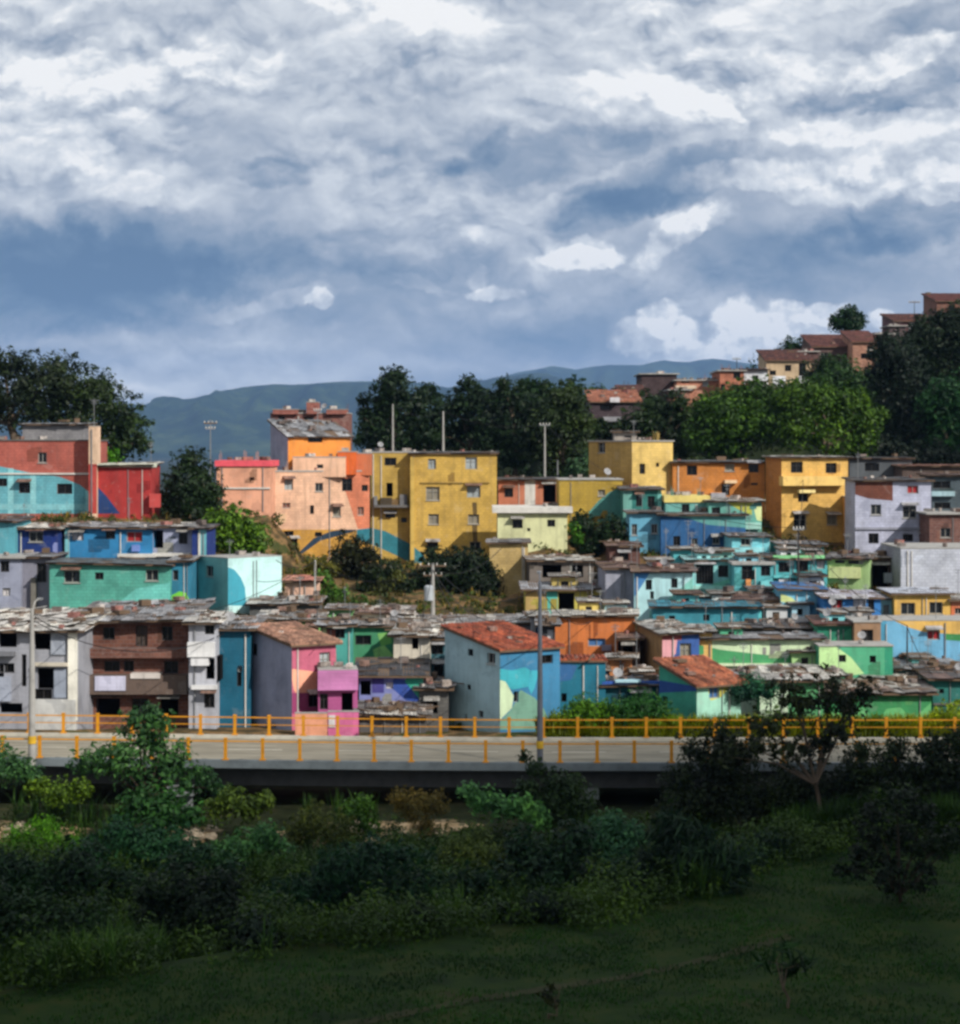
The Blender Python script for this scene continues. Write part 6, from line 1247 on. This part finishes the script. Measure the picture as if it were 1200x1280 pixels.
    T('thin stake like sapling at the bottom centre of the lawn', 68, [(686, 1232, 9), (682, 1245, 9), (690, 1250, 9)], (686, 1275), (34, 40, 22), L=.3, seed=106, dens=.5, trunk_r=.04, name='sapling', cat='sapling')
    # tangled shrubs that fill the bank
    r9 = random.Random(21)
    for i in range(34):
        Y = r9.uniform(76, 101); X = r9.uniform(-23, 14); e = edge_y(X)
        if Y < e + .8: Y = e + .8 + r9.uniform(0, 2.5)
        if Y > 103: continue
        px = CX + X * F / Y; r_ = r9.uniform(14, 28); zz = gz(X, Y) + r_ / F * Y * .8; py = HY - (zz - CZ) * F / Y
        bush('dark green tangled shrub among others in the shaded bank below the viaduct', px, py, r_, Y, r9.choice([(30, 46, 28), (40, 60, 34), (26, 40, 30), (52, 70, 38), (34, 54, 40)]), 300 + i,
             extra=[(px + r9.uniform(-1.2, 1.2) * r_, py + r9.uniform(-.2, .7) * r_, r_ * r9.uniform(.5, .9)) for _ in range(3)], L=r9.choice((.2, .28, .36)), aspect=r9.choice((.2, .36, .5)), group='tangled shrubs filling the bank')
    # dense undergrowth nobody could count
    rs = np.random.RandomState(5); pts = []; cl = []
    for _ in range(4200):
        X = rs.uniform(-34, 34); e = edge_y(X) + 2.2 * mnoise.noise(Vector((X * .3, 0, 3))) + .7 * mnoise.noise(Vector((X * 1.1, 0, 8))); Y = rs.uniform(e - .2, 107.5)
        if mnoise.noise(Vector((X * .25, Y * .25, 11))) < -.22: continue
        if Y > 103 and rs.rand() < .45: continue
        z = gz(X, Y); hgt = .9 + 1.6 * max(0, mnoise.noise(Vector((X * .22, Y * .22, 4))) + .3)
        h2 = hgt * (1.0 if Y < 101 else .45) * rs.uniform(.45, 1.35) * (.4 + .6 * min(1, (Y - e) / 3))
        pts.append((X, Y, z)); cl.append((X, Y, z + h2 * .45, .35 + h2 * .5))
    V = leaves(cl, 240000, .24, rs, squash=.9, shell=.2, aspect=.36)
    o = np_mesh('undergrowth', V, 4, leaf_mat('undergrowth_leaf', (56, 74, 34)), None); tag(o, kind='stuff')
    p2 = [p for p in pts if mnoise.noise(Vector((p[0] * .18, p[1] * .18, 7))) > .12]
    V = blades(p2, 22, 1.9, rs, .05, .55); o = np_mesh('tall_grass', V, 4, leaf_mat('tall_grass_blade', (54, 76, 38))); tag(o, kind='stuff')
    # lawn
    gp = []
    while len(gp) < 26000:
        X = rs.uniform(-24, 27); Y = rs.uniform(62, 101)
        if Y > edge_y(X) + .2: continue
        if rs.rand() > .45 + .9 * mnoise.noise(Vector((X * .35, Y * .35, 9))): continue
        gp.append((X, Y, gz(X, Y)))
    V = blades(gp, 4, .16, rs, .022, .8); o = np_mesh('lawn_grass', V, 4, leaf_mat('lawn_blade', (34, 62, 20))); tag(o, kind='stuff')
    # ground cover on the hill between the houses
    cl = []; gp = []
    while len(cl) < 2600:
        X = rs.uniform(-40, 42); Y = rs.uniform(126, 205)
        if mnoise.noise(Vector((X * .16, Y * .16, 2))) < -.05 + .3 * (rs.rand() - .5): continue
        r_ = rs.uniform(.15, .75) ** 1.2; z = gz(X, Y); cl.append((X, Y, z + r_ * .25, r_)); gp.append((X, Y, z))
    V = leaves(cl, 60000, .32, rs, shell=.2); o = np_mesh('hillside_weeds', V, 4, leaf_mat('hill_weed', (58, 70, 38))); tag(o, kind='stuff')
    V = blades(gp, 7, .7, rs, .06, .8); o = np_mesh('dry_grass', V, 4, leaf_mat('dry_grass_blade', (116, 106, 66))); tag(o, kind='stuff')
    gp = []
    while len(gp) < 1500:
        X = rs.uniform(3.5, 32); Y = rs.uniform(120.2, 123.8)
        if X < 14 and rs.rand() < .4: continue
        gp.append((X, Y, gz(X, Y)))
    V = blades(gp, 26, 1.25, rs, .07, .8); o = np_mesh('roadside_weeds', V, 4, leaf_mat('roadside_weed', (112, 120, 40))); tag(o, kind='stuff')
    cl = []
    while len(cl) < 2600:
        X = rs.uniform(-95, 95); Y = rs.uniform(126, 300)
        if Y < 202 and abs(X) < Y * .235 + 4: continue
        z = gz(X, Y); r_ = rs.uniform(.8, 2.0)
        cl.append((X, Y, z + r_ * .3, r_))
    V = leaves(cl, 120000, .6, rs); o = np_mesh('hillside_scrub', V, 4, leaf_mat('scrub_leaf', (34, 50, 32))); tag(o, kind='stuff')
    # worn path on the lawn
    mb = MB(); line = [(380, 1292), (470, 1275), (560, 1256), (640, 1243), (780, 1222), (860, 1205), (920, 1190), (1000, 1168)]
    P_ = []
    for (px, py) in line:
        Y = CZ_hit(px, py); P_.append((( px - CX) / F * Y, Y))
    pp = []
    for i in range(len(P_) - 1):
        for k in range(8):
            t = k / 8; pp.append((P_[i][0] * (1 - t) + P_[i + 1][0] * t, P_[i][1] * (1 - t) + P_[i + 1][1] * t))
    for i in range(len(pp) - 1):
        (x1, y1), (x2, y2) = pp[i], pp[i + 1]; w1 = .38 + .2 * mnoise.noise(Vector((x1, y1, 0))); w2 = .38 + .2 * mnoise.noise(Vector((x2, y2, 0)))
        mb.quad((x1, y1 - w1, gz(x1, y1 - w1) + .02), (x2, y2 - w2, gz(x2, y2 - w2) + .02), (x2, y2 + w2, gz(x2, y2 + w2) + .02), (x1, y1 + w1, gz(x1, y1 + w1) + .02))
    tag(mb.build('path', plain_mat('trodden_earth', (48, 50, 30), .95, .1, 0, .55, 1.2)), kind='structure')
    # rocks on the stream bank
    rr_ = random.Random(3)
    for i in range(46):
        px = rr_.choice([rr_.uniform(395, 480), rr_.uniform(0, 40), rr_.uniform(225, 265)]); Y = rr_.uniform(103.2, 106.8); X = (px - CX) / F * Y
        s = rr_.uniform(.12, .38); m2 = MB(); n1, n2 = 8, 5; vs = []
        for j in range(n2 + 1):
            ph = math.pi * j / n2
            for k in range(n1):
                th = 2 * math.pi * k / n1; d = Vector((math.sin(ph) * math.cos(th), math.sin(ph) * math.sin(th), math.cos(ph)))
                f_ = s * (1 + .35 * mnoise.noise(d * 1.6 + Vector((i, 0, 0)))); vs.append((X + d.x * f_ * 1.2, Y + d.y * f_, gz(X, Y) + s * .3 + d.z * f_ * .75))
        m2.add(vs, [(j * n1 + k, j * n1 + (k + 1) % n1, (j + 1) * n1 + (k + 1) % n1, (j + 1) * n1 + k) for j in range(n2) for k in range(n1)])
        tag(m2.build('rock', plain_mat('pale_rock', (176, 160, 138), .95, .1), None, (X, Y, gz(X, Y))), 'pale boulder on the sandy bank below the viaduct', 'rock', 'boulders on the sandy bank')

def CZ_hit(px, py):
    Y = 70.0
    for _ in range(40):
        z = ground_z((px - CX) / F * Y, Y); Y = (CZ - z) * F / (py - HY)
    return Y
def build_poles():
    U = utility_pole
    t1 = U('grey utility pole with a drum transformer above the tin roofs at the centre', 541, 775, 704, 152, .15, ((.2, 2.0), (.9, 1.4)), (-5, 741), CONC)
    t2 = U('short pale pole standing before the leftmost tree of the central row', 491, 575, 505, 200, .10, (), None, CONC)
    t3 = U('leaning grey pole behind the roof of the yellow block', 554, 575, 514, 201, .11, (), None, CONC)
    t4 = U('pale pole with a crossarm above the small brick orange house', 681, 605, 530, 200, .10, ((.1, 1.0),), None, CONC)
    t5 = U('thin metal pole beside the dark tin roof right of centre', 697, 605, 575, 197, .07, (), None, METAL)
    t6 = U('thin dark pole in front of the turquoise cluster', 998, 745, 660, 152, .07, ((.1, .8),), None, FRAME_D)
    t7 = U('lattice topped antenna mast beyond the salmon house', 263, 600, 525, 190, .06, ((.3, 1.2), (.8, .9)), None, METAL)
    t8 = U('thin pole in front of the sky blue lower wall house', 1134, 830, 782, 138, .06, (), None, FRAME_D)
    t9 = U('concrete pole among the scrap roofs left of centre', 394, 775, 700, 155, .09, (), None, CONC_PALE)
    t10 = U('thin grey antenna pole on the orange rooftop room', 397, 545, 512, 186, .04, ((.1, .7),), None, METAL)
    t11 = U('thin roof antenna on the house at the right skyline', 1143, 402, 376, 291, .05, ((.2, 1.6),), None, FRAME_D)
    t12 = U('thin roof antenna on the tall orange brick hill house', 921, 466, 447, 257, .05, ((.2, 1.0),), None, FRAME_D)
    lp = at(675, 735, 109.9); ll = at(40, 768, 109.9)
    wire('cable from the drum transformer pole to the tall dark lamp pole', t1, lp, 1.6)
    wire('cable from the drum transformer pole towards the salmon house', t1, t9, 1.5)
    wire('cable between the two pale poles before the central trees', t2, t3, .8)
    wire('cable from the leaning grey pole to the crossarm pole', t3, t4, .8)
    wire('cable from the crossarm pole to the turquoise cluster pole', t4, t6, 2.5)
    wire('cable from the turquoise cluster pole down to the sky blue wall', t6, t8, 1.0)
    wire('long cable above the left houses to the pale lamp pole', t9, ll, 2.0)

def more_cables():
    ll = at(40, 768, 109.9); lp = at(675, 735, 109.9); t1 = at(541, 712, 152); t9 = at(394, 702, 155); t6 = at(998, 665, 152); t8 = at(1134, 784, 138)
    for lab, a, b, sg in (('second cable from the drum transformer pole to the dark lamp pole, slung lower', t1, at(675, 760, 109.9), 2.0),
                          ('house service cable from the drum transformer pole to the pale blue house', t1, at(600, 792, 126), .9),
                          ('house service cable from the drum transformer pole to the beige house', t1, at(520, 790, 133), .6),
                          ('house service cable from the drum transformer pole to the tan yellow wall', t1, at(628, 684, 168), 1.0),
                          ('house service cable from the scrap roof pole to the mint house', t9, at(345, 700, 150), .5),
                          ('house service cable from the scrap roof pole to the pink house', t9, at(400, 806, 125), 1.1),
                          ('house service cable from the turquoise cluster pole to the amber house', t6, at(1004, 600, 182.5), .8),
                          ('house service cable from the turquoise cluster pole to the lime green house', t6, at(1060, 702, 160.8), .4),
                          ('house service cable from the turquoise cluster pole to the bright blue house', t6, at(1050, 750, 146), .6),
                          ('cable from the pale lamp pole to the brown brick house', ll, at(110, 782, 127), .5),
                          ('cable from the pale lamp pole to the petrol blue house', at(40, 775, 109.9), at(280, 792, 127), 1.4),
                          ('cable from the dark lamp pole to the burnt orange house', lp, at(740, 776, 143), .9),
                          ('cable from the sky blue wall pole to the dark sea green house', t8, at(1175, 852, 131), .5)):
        wire(lab, a, b, sg, .026)

def main():
    sc = SC
    build_houses()
    build_terrain()
    build_bridge()
    build_poles()
    more_cables()
    build_green()
    mountain('mountains', 9000, [(-80, 520), (60, 512), (185, 507), (240, 498), (290, 486), (340, 480), (400, 480), (440, 478), (500, 476), (560, 482), (620, 470), (680, 468), (760, 492), (900, 500), (1100, 510), (1300, 515)], 40, 1.3, 1700)
    mountain('far_mountains', 12500, [(-80, 530), (300, 520), (560, 490), (640, 466), (690, 458), (720, 464), (760, 455), (800, 455), (830, 449), (860, 453), (890, 448), (930, 452), (1000, 460), (1300, 480)], 30, 4.7, 1500, (40, 58, 50))
    build_sky(); build_air()
    add_shade_cloud('unseen_shade_cloud', [(-120, -130), (120, -130), (120, 113), (30, 113), (14, 108), (6, 99), (-4, 92.5), (-16, 88.5), (-40, 87), (-120, 87)], 900, 3, '')  # added out of view to darken the lawn and near bank
    add_shade_cloud('unseen_shade_cloud', [(36, 214), (60, 206), (200, 200), (200, 330), (60, 330), (40, 300), (34, 262)], 950, 5, '')  # added out of view to shade the hill on the right
    cam = bpy.data.cameras.new('camera'); co = bpy.data.objects.new('camera', cam); link(co)
    co.location = (0, 0, CZ); co.rotation_euler = (math.pi / 2, 0, 0)
    cam.sensor_fit = 'HORIZONTAL'; cam.sensor_width = 36; cam.lens = 36 * F / 1200
    cam.shift_y = -(640 - HY) / 1200; cam.shift_x = 0; cam.clip_start = .5; cam.clip_end = 20000
    sc.camera = co
    vs = sc.view_settings; sc.display_settings.display_device = 'sRGB'; vs.view_transform = 'Standard'; vs.look = 'None'; vs.gamma = 1; vs.exposure = EXPO; vs.use_curve_mapping = False
    sc.render.engine = 'CYCLES'; cy = sc.cycles
    cy.max_bounces = 6; cy.diffuse_bounces = 3; cy.glossy_bounces = 2; cy.transmission_bounces = 4; cy.volume_bounces = 1; cy.transparent_max_bounces = 8
    cy.use_adaptive_sampling = True; cy.use_denoising = True; cy.filter_width = FILTW; cy.caustics_reflective = False; cy.caustics_refractive = False
EXPO = 0.0; FILTW = 2.9
main()
